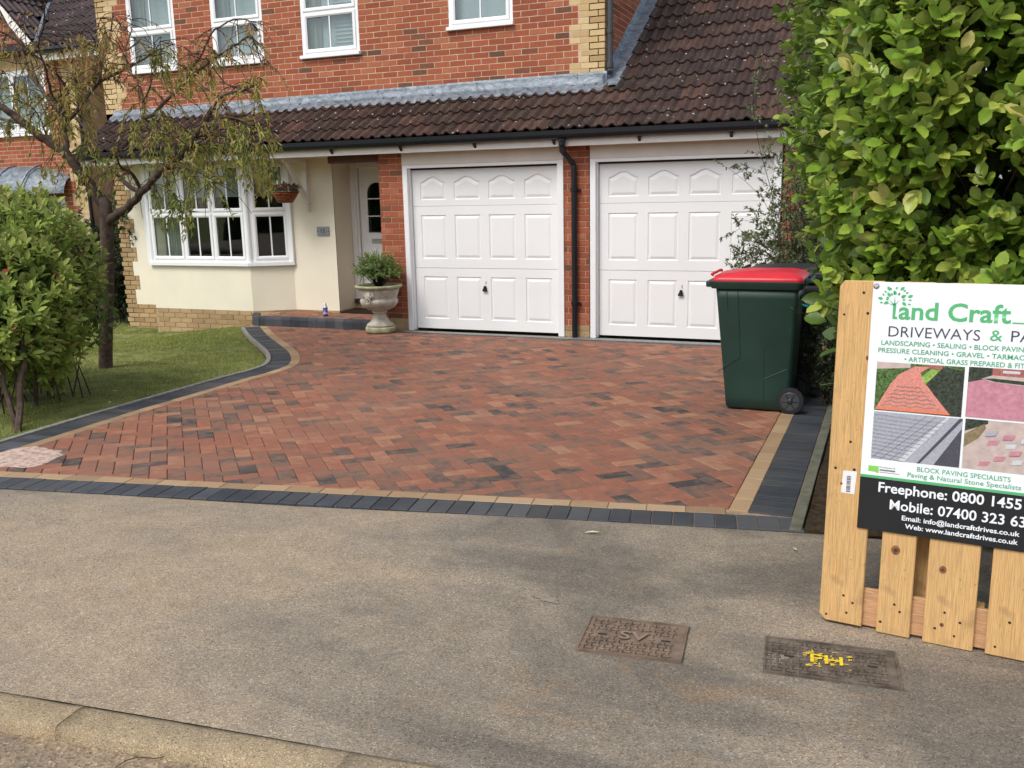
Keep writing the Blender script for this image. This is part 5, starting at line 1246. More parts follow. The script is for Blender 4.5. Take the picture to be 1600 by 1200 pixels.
# drooping twigs with narrow leaves, denser in the outer right part
tw = MB(); LP = []; LD = []; LN_ = []; LLn = []; TT = []
for Qb, r0 in LIMBS:
    nseg = len(Qb); 
    for k in range(int(nseg*(.9 if r0 < .03 else .6))):
        i = trg.integers(int(nseg*.22), nseg); p = Qb[i].copy()
        u, v, z = px(p)
        d = np.array([trg.normal(.0, .55), trg.normal(-.1, .55), trg.uniform(-.1, .5)]); ln_ = trg.uniform(.16, .50); pts = [p.copy()]; st = 7
        for q in range(st):
            d = d+np.array([0, 0, -.22])+trg.normal(0, .10, 3); d /= np.linalg.norm(d); p = p+d*ln_/st; pts.append(p.copy())
        tw.tube([tuple(a-tl) for a in pts], [.0045-.0004*a for a in range(st+1)], 4, cap=False)
        dens = 1. if u > 140 else .55
        if v < 70: dens *= .45
        if trg.random() < (.5 if 120 < u < 290 else .25): continue
        base = .66-.0026*(v-120) + trg.normal(0, .13)
        for q in range(2, st+1):
            for s_ in range(trg.poisson(2.2*dens)):
                a = pts[q]; dd = (pts[q]-pts[q-1]); dd /= np.linalg.norm(dd); dd = dd*.5+trg.normal(0, .5, 3)+np.array([0, 0, -.55]); LP.append(a); LD.append(dd/np.linalg.norm(dd)); nn = trg.normal(0, 1, 3)+np.array([0, 0, .6]); LN_.append(nn/np.linalg.norm(nn)); LLn.append(trg.uniform(.05, .09)); TT.append(base+trg.normal(0, .12))
for (u0, u1, v0, v1, n_, b0) in ((150, 260, 130, 250, 10, .5), (270, 428, 180, 280, 34, .38), (185, 300, 225, 320, 4, .3), (90, 180, 40, 130, 15, .8), (0, 120, 120, 210, 16, .6), (250, 330, 60, 140, 8, .6), (240, 290, 290, 340, 7, .2), (395, 425, 205, 300, 8, .5), (225, 270, 70, 105, 5, .3), (60, 150, 190, 290, 8, .5)):
    for k in range(n_):                                     # hanging sprays at the crown's edge
        a = atY(trg.uniform(u0, u1), trg.uniform(v0, v1-25), TY+trg.uniform(-.55, .7)); near = min((np.linalg.norm(q-a), tuple(q)) for Qb, _ in LIMBS for q in Qb[2::3])
        nb2 = np.array(near[1])
        if near[0] > .75: continue
        mid = (a+nb2)/2+np.array([0, 0, .08]); tw.tube([tuple(nb2-tl), tuple(mid-tl), tuple(a-tl)], [.005, .004, .003], 4, cap=False)
        for s_ in range(3):
            p = a.copy(); d = np.array([trg.normal(0, .4), trg.normal(0, .4), -.2]); pts = [p.copy()]; ln_ = trg.uniform(.15, .38)
            for q in range(5): d = d+np.array([0, 0, -.4])+trg.normal(0, .08, 3); d /= np.linalg.norm(d); p = p+d*ln_/5; pts.append(p.copy())
            tw.tube([tuple(c_-tl) for c_ in pts], [.0028, .0025, .002, .0018, .0015, .001], 3, cap=False); base = b0+trg.normal(0, .1)
            for q in range(1, 6):
                for s2 in range(trg.poisson(2.4)):
                    dd = (pts[q]-pts[q-1]); dd /= np.linalg.norm(dd); dd = dd*.6+trg.normal(0, .42, 3)+np.array([0, 0, -.4]); LP.append(pts[q]); LD.append(dd/np.linalg.norm(dd)); nn = trg.normal(0, 1, 3)+np.array([0, 0, .6]); LN_.append(nn/np.linalg.norm(nn)); LLn.append(trg.uniform(.055, .095)); TT.append(base+trg.normal(0, .12))
o = tw.build('twigs', M['twig'], tr); o['kind'] = 'stuff'
LLn = np.array(LLn); LP = np.array(LP); 
foliage(tr, LP, np.array(LD), np.array(LN_), LLn, LLn*.20, 'slim', np.clip(np.array(TT), 0, 1), 'leaf_tree', 290)

# wispy shrub and dark undergrowth by the garage wall
def shrub(name, label, cat, base, n_st, top, spread, lean, leafn, Lr, Wr, mat, seed, stemmat='twig', single=0, tints=(.2, .9), sr=.008, clampx=None, kind='slim', group=None, umin=None):
    e = empty(name, label, cat, group, loc=base); r = np.random.default_rng(seed); b = np.array(base); mb = MB(); A = [[] for _ in range(5)]
    for i in range(n_st):
        p = b+np.array([r.normal(0, .06), r.normal(0, .06), -.03]); d = np.array([r.normal(lean[0], spread), r.normal(lean[1], spread), 1.]); h = top*r.uniform(.55, 1.05); st = 9; pts = [p.copy()]; d /= np.linalg.norm(d)
        for k in range(st): d = d+r.normal(0, .10, 3)+np.array([lean[0]*.08, lean[1]*.08, -.02*k]); d /= np.linalg.norm(d); p = p+d*h/st; pts.append(p.copy())
        if umin and min(px(q)[0] for q in pts) < umin+r.uniform(0, 60): continue
        MB().tube([tuple(q-b) for q in pts], [sr*(1-.08*k) for k in range(st+1)], 5).build('stem', M[stemmat], e)
        for k in range(2, st+1):
            for j in range(3):
                q = pts[k].copy(); dd = r.normal(0, .6, 3)+d*.4+np.array([0, 0, .15]); dd /= np.linalg.norm(dd); tp = [q.copy()]; ln_ = r.uniform(.08, .24)*min(1.2, top)
                for m in range(4): dd = dd+r.normal(0, .14, 3)+np.array([0, 0, -.05]); dd /= np.linalg.norm(dd); q = q+dd*ln_/4; tp.append(q.copy())
                if umin and px(q)[0] < umin: continue
                mb.tube([tuple(c-b) for c in tp], [sr*.35, sr*.3, sr*.25, sr*.2, sr*.12], 3, cap=False)
                for m in range(1, 5):
                    for s_ in range(r.poisson(leafn)):
                        ld = dd+r.normal(0, .7, 3); nn = r.normal(0, 1, 3)+np.array([0, 0, .8]); l_ = r.uniform(*Lr)
                        for a_, v_ in zip(A, (tp[m]+r.normal(0, .006, 3), ld/np.linalg.norm(ld), nn/np.linalg.norm(nn), l_, r.uniform(*tints))): a_.append(v_)
    o = mb.build('twigs', M[stemmat], e); o['kind'] = 'stuff'
    P_, D_, N_, L_, T_ = [np.array(a) for a in A]
    foliage(e, P_, D_, N_, L_, L_*Wr, kind, T_, mat, single); return e
gY = -1.1
shrub('wispy_shrub', 'tall wispy shrub with tiny leaves arching in front of the right garage door', 'shrub', (2.68, -1.15, gz(-1.15)), 40, 2.25, .11, (-.16, -.03), 5.2, (.028, .055), .42, 'leaf_dark', 4, tints=(.3, 1), sr=.005, umin=1092, stemmat='twig')
shrub('wispy_shrub', 'feathery grey-green shrub reaching the gutter beside the hedge', 'shrub', (2.66, -1.75, gz(-1.75)), 26, 2.9, .08, (-.07, 0.02), 5.5, (.025, .05), .3, 'leaf_dark', 14, tints=(.45, 1), sr=.006, umin=1150)
shrub('dark_undergrowth', 'dark dense low shrub in the shade behind the bins', 'shrub', (2.98, -3.2, gz(-3.2)), 26, 1.25, .24, (-.04, 0), 6, (.02, .045), .35, 'leaf_dark', 5, tints=(0, .5), umin=1235)
shrub('dark_undergrowth', 'small leafy shrub peeping over the dark grey bin lid', 'shrub', (2.58, -1.6, gz(-1.6)), 12, 1.15, .2, (-.03, 0), 6, (.025, .05), .4, 'leaf_dark', 8, tints=(.4, 1), umin=1195)
mb = MB()
tt_ = np.random.default_rng(2); c = atY(1277, 476, -4.1)
for k in range(30):
    p = np.zeros(3); pts = [tuple(p)]
    for q in range(6): p = p*.5+tt_.normal(0, .022, 3)*np.array([1.4, 1, .7]); pts.append(tuple(p))
    mb.tube(pts, .0018, 4)
tag(mb.build('twine_bundle', M['teal'], None, loc=tuple(c)), 'small tangle of teal twine caught in the dark shrub by the hedge', 'twine')

# climbers of shade between the two houses
shrub('conifer_shrub', 'dark shrub in the narrow gap between the two houses', 'shrub', (-8.75, 1.2, -.5), 34, 2.4, .16, (0, 0), 7, (.04, .08), .4, 'leaf_dark', 15, tints=(0, .4), sr=.012)
shrub('conifer_shrub', 'dark shrub beside the neighbouring wall behind the lawn', 'shrub', (-9.6, 1.4, -.5), 34, 2.0, .2, (0, 0), 7, (.04, .08), .4, 'leaf_dark', 16, tints=(0, .4), sr=.012)
fe = empty('timber_fence', 'dark timber fence closing the gap between the two houses', 'fence', loc=(-9.2, 2.6, -.5))
for i in range(9): mb = MB(); mb.bbox(-1.1+i*.24, -1.1+i*.24+.225, -.01, .01, 0, 1.9, .004, random.random()); mb.build('board', M['wood_dark'], fe)
mb = MB(); mb.box(-1.1, 1.05, .01, .05, .4, .48); mb.build('rail', M['wood_dark'], fe)

# pot plant in the urn
pr_ = np.random.default_rng(31); pc = np.array((UX, UY, ug+.60)); pp = empty('pot_plant', 'bushy green plant with tiny white flowers growing in the stone urn', 'plant', loc=tuple(pc))
SP = []; SD = []
while len(SP) < 520:
    d = pr_.normal(0, 1, 3); d /= np.linalg.norm(d)
    if d[2] < -.25: continue
    SP.append(pc+np.array([0, 0, .19])+d*np.array([.24, .23, .20])*pr_.uniform(.35, 1.1)); SD.append((d+np.array([0, 0, .3])+pr_.normal(0, .3, 3)))
SP = np.array(SP); SD = np.array(SD); SD /= np.linalg.norm(SD, axis=1, keepdims=True)
P, D, Nn, ii, ff = shoots(SP, SD, 9, .03, 1.0, .09, 9); n = len(P); L = pr_.uniform(.022, .042, n)
foliage(pp, P, D, Nn, L, L*.38, 'slim', np.clip(.35+.4*ff+pr_.normal(0, .15, n), 0, 1), 'leaf_box', 0)
mb = MB()
for i in range(0, len(SP), 2): mb.tube([tuple(SP[i]+SD[i]*.09-pc), tuple((SP[i]-pc)*.7), (0, 0, -.02)], [.001, .002, .004], 4, cap=False)
o = mb.build('twigs', M['twig'], pp); o['kind'] = 'stuff'
for i in range(60):
    j = pr_.integers(len(SP)); p = SP[j]+SD[j]*.10-pc; mb = MB()
    for k in range(5): a = k*1.257; mb.add([tuple(p), tuple(p+np.array([math.cos(a-.5)*.009, math.sin(a-.5)*.009, .003])), tuple(p+np.array([math.cos(a)*.013, math.sin(a)*.013, .001])), tuple(p+np.array([math.cos(a+.5)*.009, math.sin(a+.5)*.009, .003]))], [(0, 1, 2, 3)])
    mb.build('flower', M['petal_white'], pp)

# hanging basket
hb = empty('hanging_basket', 'brown hanging basket of pink and white flowers under the canopy bracket', 'flower basket', loc=(-4.50, .13, 1.70)); hg = np.random.default_rng(41)
mb = MB(); mb.lathe((0, 0, 0), [(.075, -.145), (.10, -.142), (.15, -.07), (.188, 0), (.196, .0), (.196, .012), (.17, .010)], 32, mod=lambda j, a: 1+.008*math.sin(40*a+j*3)); mb.build('bowl', M['terracotta'], hb, smooth=True)
for zz in (-.1, -.06, -.02): mb = MB(); rr = .128+(zz+.1)*.72; mb.lathe((0, 0, zz), [(rr, -.006), (rr+.006, 0), (rr, .006)], 32); mb.build('woven_band', M['terracotta'], hb)
for a in (.5, 2.6, 4.7): mb = MB(); mb.tube([(.19*math.cos(a), .19*math.sin(a), .005), (0, -.02, .40)], .0015, 4); mb.build('chain', M['greypipe'], hb)
mb = MB(); mb.tube([(0, -.02, .40), (.02, -.02, .425), (.03, 0, .41)], .003, 5); mb.build('hook', M['steel'], hb)
SP = []; SD = []
for k in range(110):
    a = hg.uniform(0, 6.28); rr = .18*hg.random()**.5; SP.append(np.array([-4.50+rr*math.cos(a), .13+rr*math.sin(a), 1.70+hg.uniform(.0, .08)*(1.2-rr/.18*.6)])); SD.append(np.array([math.cos(a)*rr*5, math.sin(a)*rr*5, 1.])+hg.normal(0, .3, 3))
SP = np.array(SP); SD = np.array(SD); SD /= np.linalg.norm(SD, axis=1, keepdims=True)
P, D, Nn, ii, ff = shoots(SP, SD, 5, .03, 1.1, .04, 12); n = len(P); L = hg.uniform(.03, .05, n)
foliage(hb, P, D, Nn, L, L*.55, 'oval', hg.uniform(.1, .7, n), 'leaf_dark', 0)
for i in range(52):
    j = hg.integers(110); q = SP[j]-np.array(hb.location); m_ = 'petal_white' if q[0] < -.06 and i % 2 else ('petal_pink' if i % 3 else 'petal_dark'); p = q+np.array([0, 0, .04+.06*(m_ == 'petal_white')]); mb = MB()
    for k in range(5): a = k*1.257; u_ = np.array([math.cos(a), -.3, math.sin(a)])*.019; mb.add([tuple(p), tuple(p+u_*.8+np.array([.007*math.sin(a), -.004, -.007*math.cos(a)])), tuple(p+u_*1.25), tuple(p+u_*.8-np.array([.007*math.sin(a), .004, -.007*math.cos(a)]))], [(0, 1, 2, 3)])
    mb.build('flower', M[m_], hb)

# text helper
def text(body, name, mat, parent, x0, x1, z, h, y=-.0008, bold=0., align='L', origin=None, extr=.0004):
    """text from x0 to x1 (local x), baseline z, cap height h, on the local xz plane facing -y"""
    cu = bpy.data.curves.new(name, 'FONT'); cu.body = body; cu.size = 1; cu.offset = bold; cu.extrude = 0; cu.resolution_u = 3
    o = bpy.data.objects.new(name, cu); COL.objects.link(o); dg = bpy.context.evaluated_depsgraph_get(); me = bpy.data.meshes.new_from_object(o.evaluated_get(dg)); bpy.data.objects.remove(o)
    n = len(me.vertices); co_ = np.zeros(n*3, np.float32); me.vertices.foreach_get('co', co_); co_ = co_.reshape(-1, 3); a, b = co_[:, 0].min(), co_[:, 0].max()
    sx_ = (x1-x0)/(b-a); sy_ = h/.69; out = np.stack([x0+(co_[:, 0]-a)*sx_, np.full(n, y), z+co_[:, 1]*sy_], 1).astype(np.float32)
    me.vertices.foreach_set('co', out.ravel()); me.materials.clear(); me.materials.append(M[mat]); me.name = name; me.update(); return link(name, me, parent)

# house number plate
hn = empty('house_number_plate', 'small grey plate reading 15 on the cream wall by the porch', 'sign', loc=(-4.212, UW-.014, 1.14))
mb = MB(); w_, h_ = .105, .068; pl = []
for cx_, cz_, a0 in ((w_-.015, h_-.015, 0), (-w_+.015, h_-.015, 90), (-w_+.015, -h_+.015, 180), (w_-.015, -h_+.015, 270)):
    for k in range(5): a = math.radians(a0+22.5*k); pl.append((cx_+.015*math.cos(a)*(-1 if 0 else 1), cz_+.015*math.sin(a)))
mb.add([(x, -.012, z) for x, z in pl]+[(x, 0, z) for x, z in pl], [tuple(range(20))]+[(k, (k+1) % 20, 20+(k+1) % 20, 20+k) for k in range(20)]); mb.build('plate', M['plate'], hn)
text('15', 'digits', 'signtext', hn, -.034, .034, -.022, .058, y=-.0135, bold=.012)
for x in (-.088, .088): mb = MB(); mb.tube([(x, -.018, 0), (x, -.010, 0)], .008, 8); mb.build('screw', M['greypipe'], hn)
mb = MB(); mb.box(-.04, .04, -.0132, -.0125, -.048, -.045); mb.build('underline', M['signtext'], hn)
# can on the step
cn = empty('drink_can', 'small blue and silver can standing on the porch step', 'can', loc=(-3.93, .30, zt)) if False else empty('drink_can', 'small blue and silver can standing on the porch step', 'can', loc=(-3.975, .16, -.03))
mb = MB(); mb.lathe((0, 0, 0), [(.026, 0), (.033, .006), (.033, .085)], 20); mb.build('lower_body', M['blue'], cn, smooth=True)
mb = MB(); mb.lathe((0, 0, 0), [(.0332, .03), (.0334, .032), (.0334, .055), (.0332, .057)], 20); mb.build('silver_band', M['silver'], cn)
mb = MB(); mb.lathe((0, 0, 0), [(.033, .085), (.033, .13), (.024, .148), (.018, .165), (.018, .185), (.012, .19)], 20); mb.build('upper_body', M['silver'], cn, smooth=True)
mb = MB(); mb.lathe((0, 0, 0), [(.0332, .10), (.0334, .101), (.0334, .118), (.0332, .119)], 20); mb.build('blue_band', M['blue'], cn)
mb = MB(); mb.bbox(-3.96, -3.15, .50, 1.0, zt+.001, zt+.016, .004); tag(mb.build('doormat', M['mat']), 'dark doormat lying in the porch in front of the door', 'doormat')

# ---- pallet
pyaw, plean, proll = -.1347, .0879, .0070; PX = np.array([.99099538, -.13371287, .00700217]); PZ = np.array([.00483073, .08796596, .99611177]); PN = np.array([.13380892, .98710833, -.0878198])
PL = Matrix([[PX[0], PN[0], PZ[0], 3.1858], [PX[1], PN[1], PZ[1], -7.2948], [PX[2], PN[2], PZ[2], .034], [0, 0, 0, 1]])
pal = empty('wooden_pallet', 'pale wooden pallet standing on end against the hedge at right', 'pallet'); pal.matrix_world = PL
prg = np.random.default_rng(51)
def plank(x0, x1, z0, z1, y0, y1, name, mat, cham=0.):
    cx_, cz_ = (x0+x1)/2, (z0+z1)/2; mb = MB(); hw, hh_ = (x1-x0)/2, (z1-z0)/2
    if cham:
        poly = [(-hw+cham, -hh_), (hw, -hh_), (hw, hh_), (-hw+cham*.7, hh_), (-hw, hh_-cham), (-hw, -hh_+cham)]; t = prg.random(); c = .003; q = inset(poly, c)
        n = 6; V = [(x, y1-(y0+y1)/2, z) for x, z in poly]+[(x, y0+c-(y0+y1)/2, z) for x, z in poly]+[(x, y0-(y0+y1)/2, z) for x, z in q]
        mb.add(V, [(i, (i+1) % n, n+(i+1) % n, n+i) for i in range(n)]+[(n+i, n+(i+1) % n, 2*n+(i+1) % n, 2*n+i) for i in range(n)]+[tuple(range(2*n, 3*n)), tuple(range(n))], t)
    else: mb.bbox(-hw, hw, -(y1-y0)/2, (y1-y0)/2, -hh_, hh_, .003, prg.random())
    return mb.build(name, M[mat], pal, loc=(cx_, (y0+y1)/2, cz_))
FP = [(0, .148), (.198, .310), (.352, .511), (.548, .695), (.735, .85), (.89, 1.03)]
fpo = []
for i, (a, b) in enumerate(FP):
    o = plank(a, b, .0 if i == 0 else -.010+.002*(i % 2), 1.25-.001*i, 0, .019, 'plank', 'pine', .022 if i == 0 else 0); fpo.append(o)
for z0, z1 in ((.0, .14), (.55, .67), (1.10, 1.24)):
    plank(.01, 1.03, z0, z1, .0195, .040, 'rail', 'pine_cross')
    for x in (.02, .44, .93): plank(x, x+.095, z0+.005, z1-.005, .0405, .118, 'block', 'pine')
for a, b in ((.0, .12), (.30, .40), (.60, .70), (.92, 1.03)): plank(a, b, .0, 1.24, .1185, .137, 'back_plank', 'pine')
# nails and knots
def disc(mb, x, z, r, y=-.0006, n=10, sx=1., sz=1.):
    mb.add([(x+r*sx*math.cos(2*math.pi*k/n), y, z+r*sz*math.sin(2*math.pi*k/n)) for k in range(n)]+[(x, y-.0006, z)], [(k, (k+1) % n, n) for k in range(n)])
for i, (a, b) in enumerate(FP[:5]):
    for zc in (.07, .61, 1.17):
        for fx_, fz in ((.2, -.035), (.75, .02), (.45, .045), (.62, -.03))[:4 if i in (0, 2) else 3]:
            mb = MB(); disc(mb, 0, 0, .0042+.001*prg.random()); x = a+(b-a)*min(.9, max(.1, fx_+prg.normal(0, .05))); z = zc+fz+prg.normal(0, .01)
            if i > 0 and z > .36: continue
            mb.build('nail', M['nail'], pal, loc=(x, 0, z))
for x, z, r in ((.245, .305, .015), (.40, .262, .012), (.11, .98, .008), (.05, .52, .006), (.41, .065, .007)):
    mb = MB(); disc(mb, 0, 0, r, n=14, sx=1, sz=1.15); k = mb.build('knot', M['knot'], pal, loc=(x, 0, z)); mb = MB(); disc(mb, 0, 0, r*.5, y=-.0011, n=12); mb.build('knot_core', M['wood_dark'], k)
# barcode label stapled to the first plank
lb = MB(); 
cs2 = [(.052, .569), (.049, .487), (.095, .486), (.099, .570)]; lb.add([(x, -.001, z) for x, z in cs2], [(0, 1, 2, 3)]); lbo = lb.build('paper_label', M['paper'], pal); bars = MB()
z = .492; 
while z < .55:
    h = prg.choice([.0012, .002, .003]); bars.add([(.066, -.0016, z), (.080, -.0016, z), (.080, -.0016, z+h), (.066, -.0016, z+h)], [(0, 1, 2, 3)]); z += h+prg.choice([.0013, .0022])
bars.build('barcode', M['signtext'], lbo)

# ---- advertising board
sg = empty('advert_board', 'white green and black advertising board for a driveway company screwed to the pallet', 'sign'); sg.matrix_world = PL @ Matrix.Translation((0, -.0025, 0))
SX0, SX1, SZ0, SZ1 = .112, .775, .368, 1.247
mb = MB(); mb.box(SX0, SX1, -.004, .0, SZ0, SZ1); mb.build('board', M['signwhite'], sg)
mb = MB(); mb.box(SX0+.0, SX1, -.0046, -.0041, SZ0, .556); mb.build('black_panel', M['signblack'], sg)
mb = MB(); mb.box(SX0, SX1, -.0046, -.0041, .5565, .566); mb.build('green_stripe', M['signgreen'], sg)
Yt = -.0052
text('and Craft', 'company_name', 'signgreen', sg, .200, .540, 1.122, .058, Yt, .02)
mb = MB(); mb.box(.545, .70, Yt-.0002, Yt, 1.121, 1.125); mb.box(.181, .196, Yt-.0002, Yt, 1.121, 1.129); mb.add([(.181, Yt, 1.125), (.189, Yt, 1.125), (.1905, Yt, 1.165), (.188, Yt, 1.175), (.182, Yt, 1.175), (.1805, Yt, 1.165)], [(0, 1, 2, 3, 4, 5)])
for a, l in ((2.7, .03), (2.2, .034), (1.6, .045), (1.1, .034), (.55, .03)):
    x, z = .185, 1.166; mb.add([(x-.002, Yt, z), (x+.003, Yt, z+.002), (x+.001+l*math.cos(a), Yt, z+l*math.sin(a)*.8)], [(0, 1, 2)])
mb.build('logo_trunk', M['signgreen'], sg)
def lf(mb, x, z, a, l, w): mb.add([(x+l*p*math.cos(a)-w*q*math.sin(a), Yt, z+l*p*math.sin(a)+w*q*math.cos(a)) for p, q in ((0, 0), (.25, .38), (.6, .42), (1, 0), (.6, -.42), (.25, -.38))], [tuple(range(6))])
lrg = np.random.default_rng(5)
for k in range(26):
    a = -.15+3.45*(k % 13)/12+lrg.normal(0, .05); rr = .022 if k < 13 else .041; x = .187+rr*1.0*math.cos(a); z = 1.183+rr*math.sin(a)*.95; mb = MB(); lf(mb, x, z, a+lrg.normal(0, .35), (.018 if k % 3 == 0 else .011), (.012 if k % 3 == 0 else .007)); mb.build('logo_leaf', M['signgreen'], sg)
text('DRIVEWAYS', 'strapline', 'signtext', sg, .172, .455, 1.060, .036, Yt, -.004)
text('&', 'ampersand', 'signgreen', sg, .484, .520, 1.062, .036, Yt, 0)
text('PATIOS', 'strapline', 'signtext', sg, .545, .725, 1.062, .036, Yt, -.004)
text('LANDSCAPING \u2022 SEALING \u2022 BLOCK PAVING \u2022 PATIOS', 'services_line', 'signteal', sg, .151, .70, 1.030, .016, Yt, .012)
text('PRESSURE CLEANING \u2022 GRAVEL \u2022 TARMACADAM', 'services_line', 'signteal', sg, .143, .655, 1.0035, .016, Yt, .012)
text('\u2022 ARTIFICIAL GRASS PREPARED & FITTED', 'services_line', 'signteal', sg, .229, .632, .977, .016, Yt, .012)
text('BLOCK PAVING SPECIALISTS', 'specialist_line', 'signteal', sg, .295, .580, .598, .016, Yt, .008)
text('Paving & Natural Stone Specialists', 'specialist_line', 'signteal', sg, .266, .612, .575, .016, Yt, .008)
text('Freephone: 0800 1455', 'phone_line', 'signwhite', sg, .175, .618, .510, .034, Yt, .018)
text('Mobile: 07400 323 63', 'phone_line', 'signwhite', sg, .216, .634, .452, .034, Yt, .015)
text('Email: info@landcraftdrives.co.uk', 'contact_line', 'signwhite', sg, .258, .620, .4185, .0165, Yt, .02)
text('Web: www.landcraftdrives.co.uk', 'contact_line', 'signwhite', sg, .270, .617, .390, .0165, Yt, .02)
mb = MB(); mb.box(.137, .171, Yt, Yt+.0004, .580, .600); mb.add([(.160, Yt, .580), (.170, Yt, .580), (.170, Yt, .575)], [(0, 1, 2)]); mb.build('badge', M['logolime'], sg)
text('Babyn', 'badge_text', 'signwhite', sg, .141, .167, .586, .008, Yt-.0006, 0) if False else None
text('Proud Member Of', 'badge_line', 'signtext', sg, .174, .225, .5955, .005, Yt, 0); mb = MB(); mb.box(.174, .226, Yt, Yt+.0003, .5855, .5905); mb.box(.174, .24, Yt, Yt+.0003, .579, .5805); mb.build('badge_underline', M['edging'], sg)
mb = MB(); mb.lathe((0, 0, 0), [(.010, 0), (.010, .002), (.006, .005)], 16); mb.build('screw', M['chrome'], sg, mw=Matrix.Translation((.1225, -.0045, 1.233)) @ Matrix.Rotation(math.pi/2, 4, 'X'))
# the four printed photographs: flat print laid in thin sheets
def flat(name, polys, parent, dy0=0.):
    MI = []; mats = []; mb = MB()
    for i, (m, P_) in enumerate(polys):
        if m not in mats: mats.append(m)
        mb.add([(x, Yt-.00025*i-dy0, z) for x, z in P_], [tuple(range(len(P_)))], .5, mats.index(m))
    return mb.build(name, [M[k] for k in mats], parent)
def pr(name, c, v=.2, ns=120.): M[name] = plain(name, c, .4, .4, var=v, nscale=ns)
pr('print_green', (.07, .13, .035), .9, 130); pr('print_lightgreen', (.25, .4, .08), .4, 90); pr('print_dark', (.035, .045, .03), .8, 110); pr('print_redpath', (.62, .24, .19), .25, 200); pr('print_zig', (.32, .20, .17), .3, 200)
pr('print_grey', (.36, .37, .42), .15, 160); pr('print_greylight', (.55, .55, .58), .1); pr('print_asphalt', (.07, .07, .085), .4, 300); pr('print_joint', (.12, .12, .15), .1); pr('print_pink', (.50, .22, .27), .18, 60); pr('print_buff', (.50, .40, .36), .15, 40); pr('print_brick', (.35, .12, .1), .3, 150); pr('print_timber', (.22, .17, .09), .3, 60)
pr('print_orange', (.68, .2, .12), .15, 200)
def L_(a, b, t): return (a[0]+(b[0]-a[0])*t, a[1]+(b[1]-a[1])*t)
A = (.142, .800, .418, .970)                                # curving herringbone path
polys = [('print_green', [(A[0], A[1]), (A[2], A[1]), (A[2], A[3]), (A[0], A[3])]), ('print_dark', [(.31, .80), (A[2], .80), (A[2], .955), (.36, .965), (.30, .93)]), ('print_lightgreen', [(.286, .925), (.315, .955), (.345, .955), (.30, .900)]),
 ('print_buff', [(A[0], .945), (.25, .955), (.25, .970), (A[0], .970)]), ('print_brick', [(.30, .957), (.35, .957), (.35, .970), (.30, .970)]), ('print_redpath', [(.145, .803), (.385, .803), (.345, .850), (.292, .915), (.283, .94), (.31, .962), (.265, .962), (.215, .930), (.19, .895)]), ('print_orange', [(.145, .803), (.385, .803), (.375, .815), (.152, .815)])]
for r in range(6):
    z = .822+r*.0135; s = 1-r*.07; x0_, x1_ = .165+r*.009, .352-r*.0125; n_ = 8; pts = [(x0_+(x1_-x0_)*k/n_, z+(.004 if k % 2 else -.002)*s) for k in range(n_+1)]; polys.append(('print_zig', pts+[(x, zz-.0035*s) for x, zz in pts[::-1]]))
flat('printed_photo', polys, sg)
A = (.143, .627, .424, .795)                                # grey setts with a light band and a slot drain
polys = [('print_grey', [(A[0], A[1]), (A[2], A[1]), (A[2], A[3]), (A[0], A[3])]), ('print_asphalt', [(.345, A[1]), (A[2], A[1]), (A[2], .762)]), ('print_asphalt', [(.292, A[1]), (.302, A[1]), (A[2], .790), (A[2], .795), (.415, .795)]), ('print_greylight', [(.23, A[1]), (.252, A[1]), (.386, .795), (.372, .795)])]
for k in range(9):
    x = .143+k*.03; a_ = (x, A[1]); b_ = (x+.17, A[3]); 
    if b_[0] > .37: t = (.37-x)/.17; b_ = (.37, A[1]+(A[3]-A[1])*t)
    if x < .225: polys.append(('print_joint', [a_, (a_[0]+.0012, a_[1]), (b_[0]+.0012, b_[1]), b_]))
for k in range(12):
    z = A[1]+.010+k*.0135; x1_ = min(.37, .235+(z-A[1])*.86); polys.append(('print_joint', [(A[0], z), (x1_, z-.012 if z-.012 > A[1] else A[1]), (x1_, (z-.012 if z-.012 > A[1] else A[1])+.001), (A[0], z+.001)]))
flat('printed_photo', polys, sg)
A = (.430, .803, .70, .972)
polys = [('print_pink', [(A[0], A[1]), (A[2], A[1]), (A[2], A[3]), (A[0], A[3])]), ('print_dark', [(A[0], .92), (.50, .94), (.50, A[3]), (A[0], A[3])]), ('print_brick', [(.50, .94), (A[2], .94), (A[2], A[3]), (.50, A[3])]), ('print_buff', [(.47, .935), (.50, .925), (.60, .918), (A[2], .918), (A[2], .945), (.5, .948)]), ('print_dark', [(.475, .935), (.51, .927), (.60, .922), (A[2], .922), (A[2], .930), (.5, .938)]), ('print_greylight', [(.53, .957), (.58, .957), (.58, .966), (.53, .966)])]
flat('printed_photo', polys, sg)
A = (.432, .628, .70, .797)
polys = [('print_buff', [(A[0], A[1]), (A[2], A[1]), (A[2], A[3]), (A[0], A[3])]), ('print_dark', [(A[0], .755), (.50, .785), (.50, A[3]), (A[0], A[3])]), ('print_timber', [(A[0], .70), (.475, .735), (.495, .77), (.49, .785), (A[0], .745)])]
for k in range(14):
    x, z = .48+(k*37 % 100)/500, .64+(k*53 % 100)/800; polys.append((('print_pink', 'print_greylight', 'print_grey')[k % 3], [(x, z), (x+.03, z+.004), (x+.036, z+.02), (x+.004, z+.016)]))
flat('printed_photo', polys, sg)

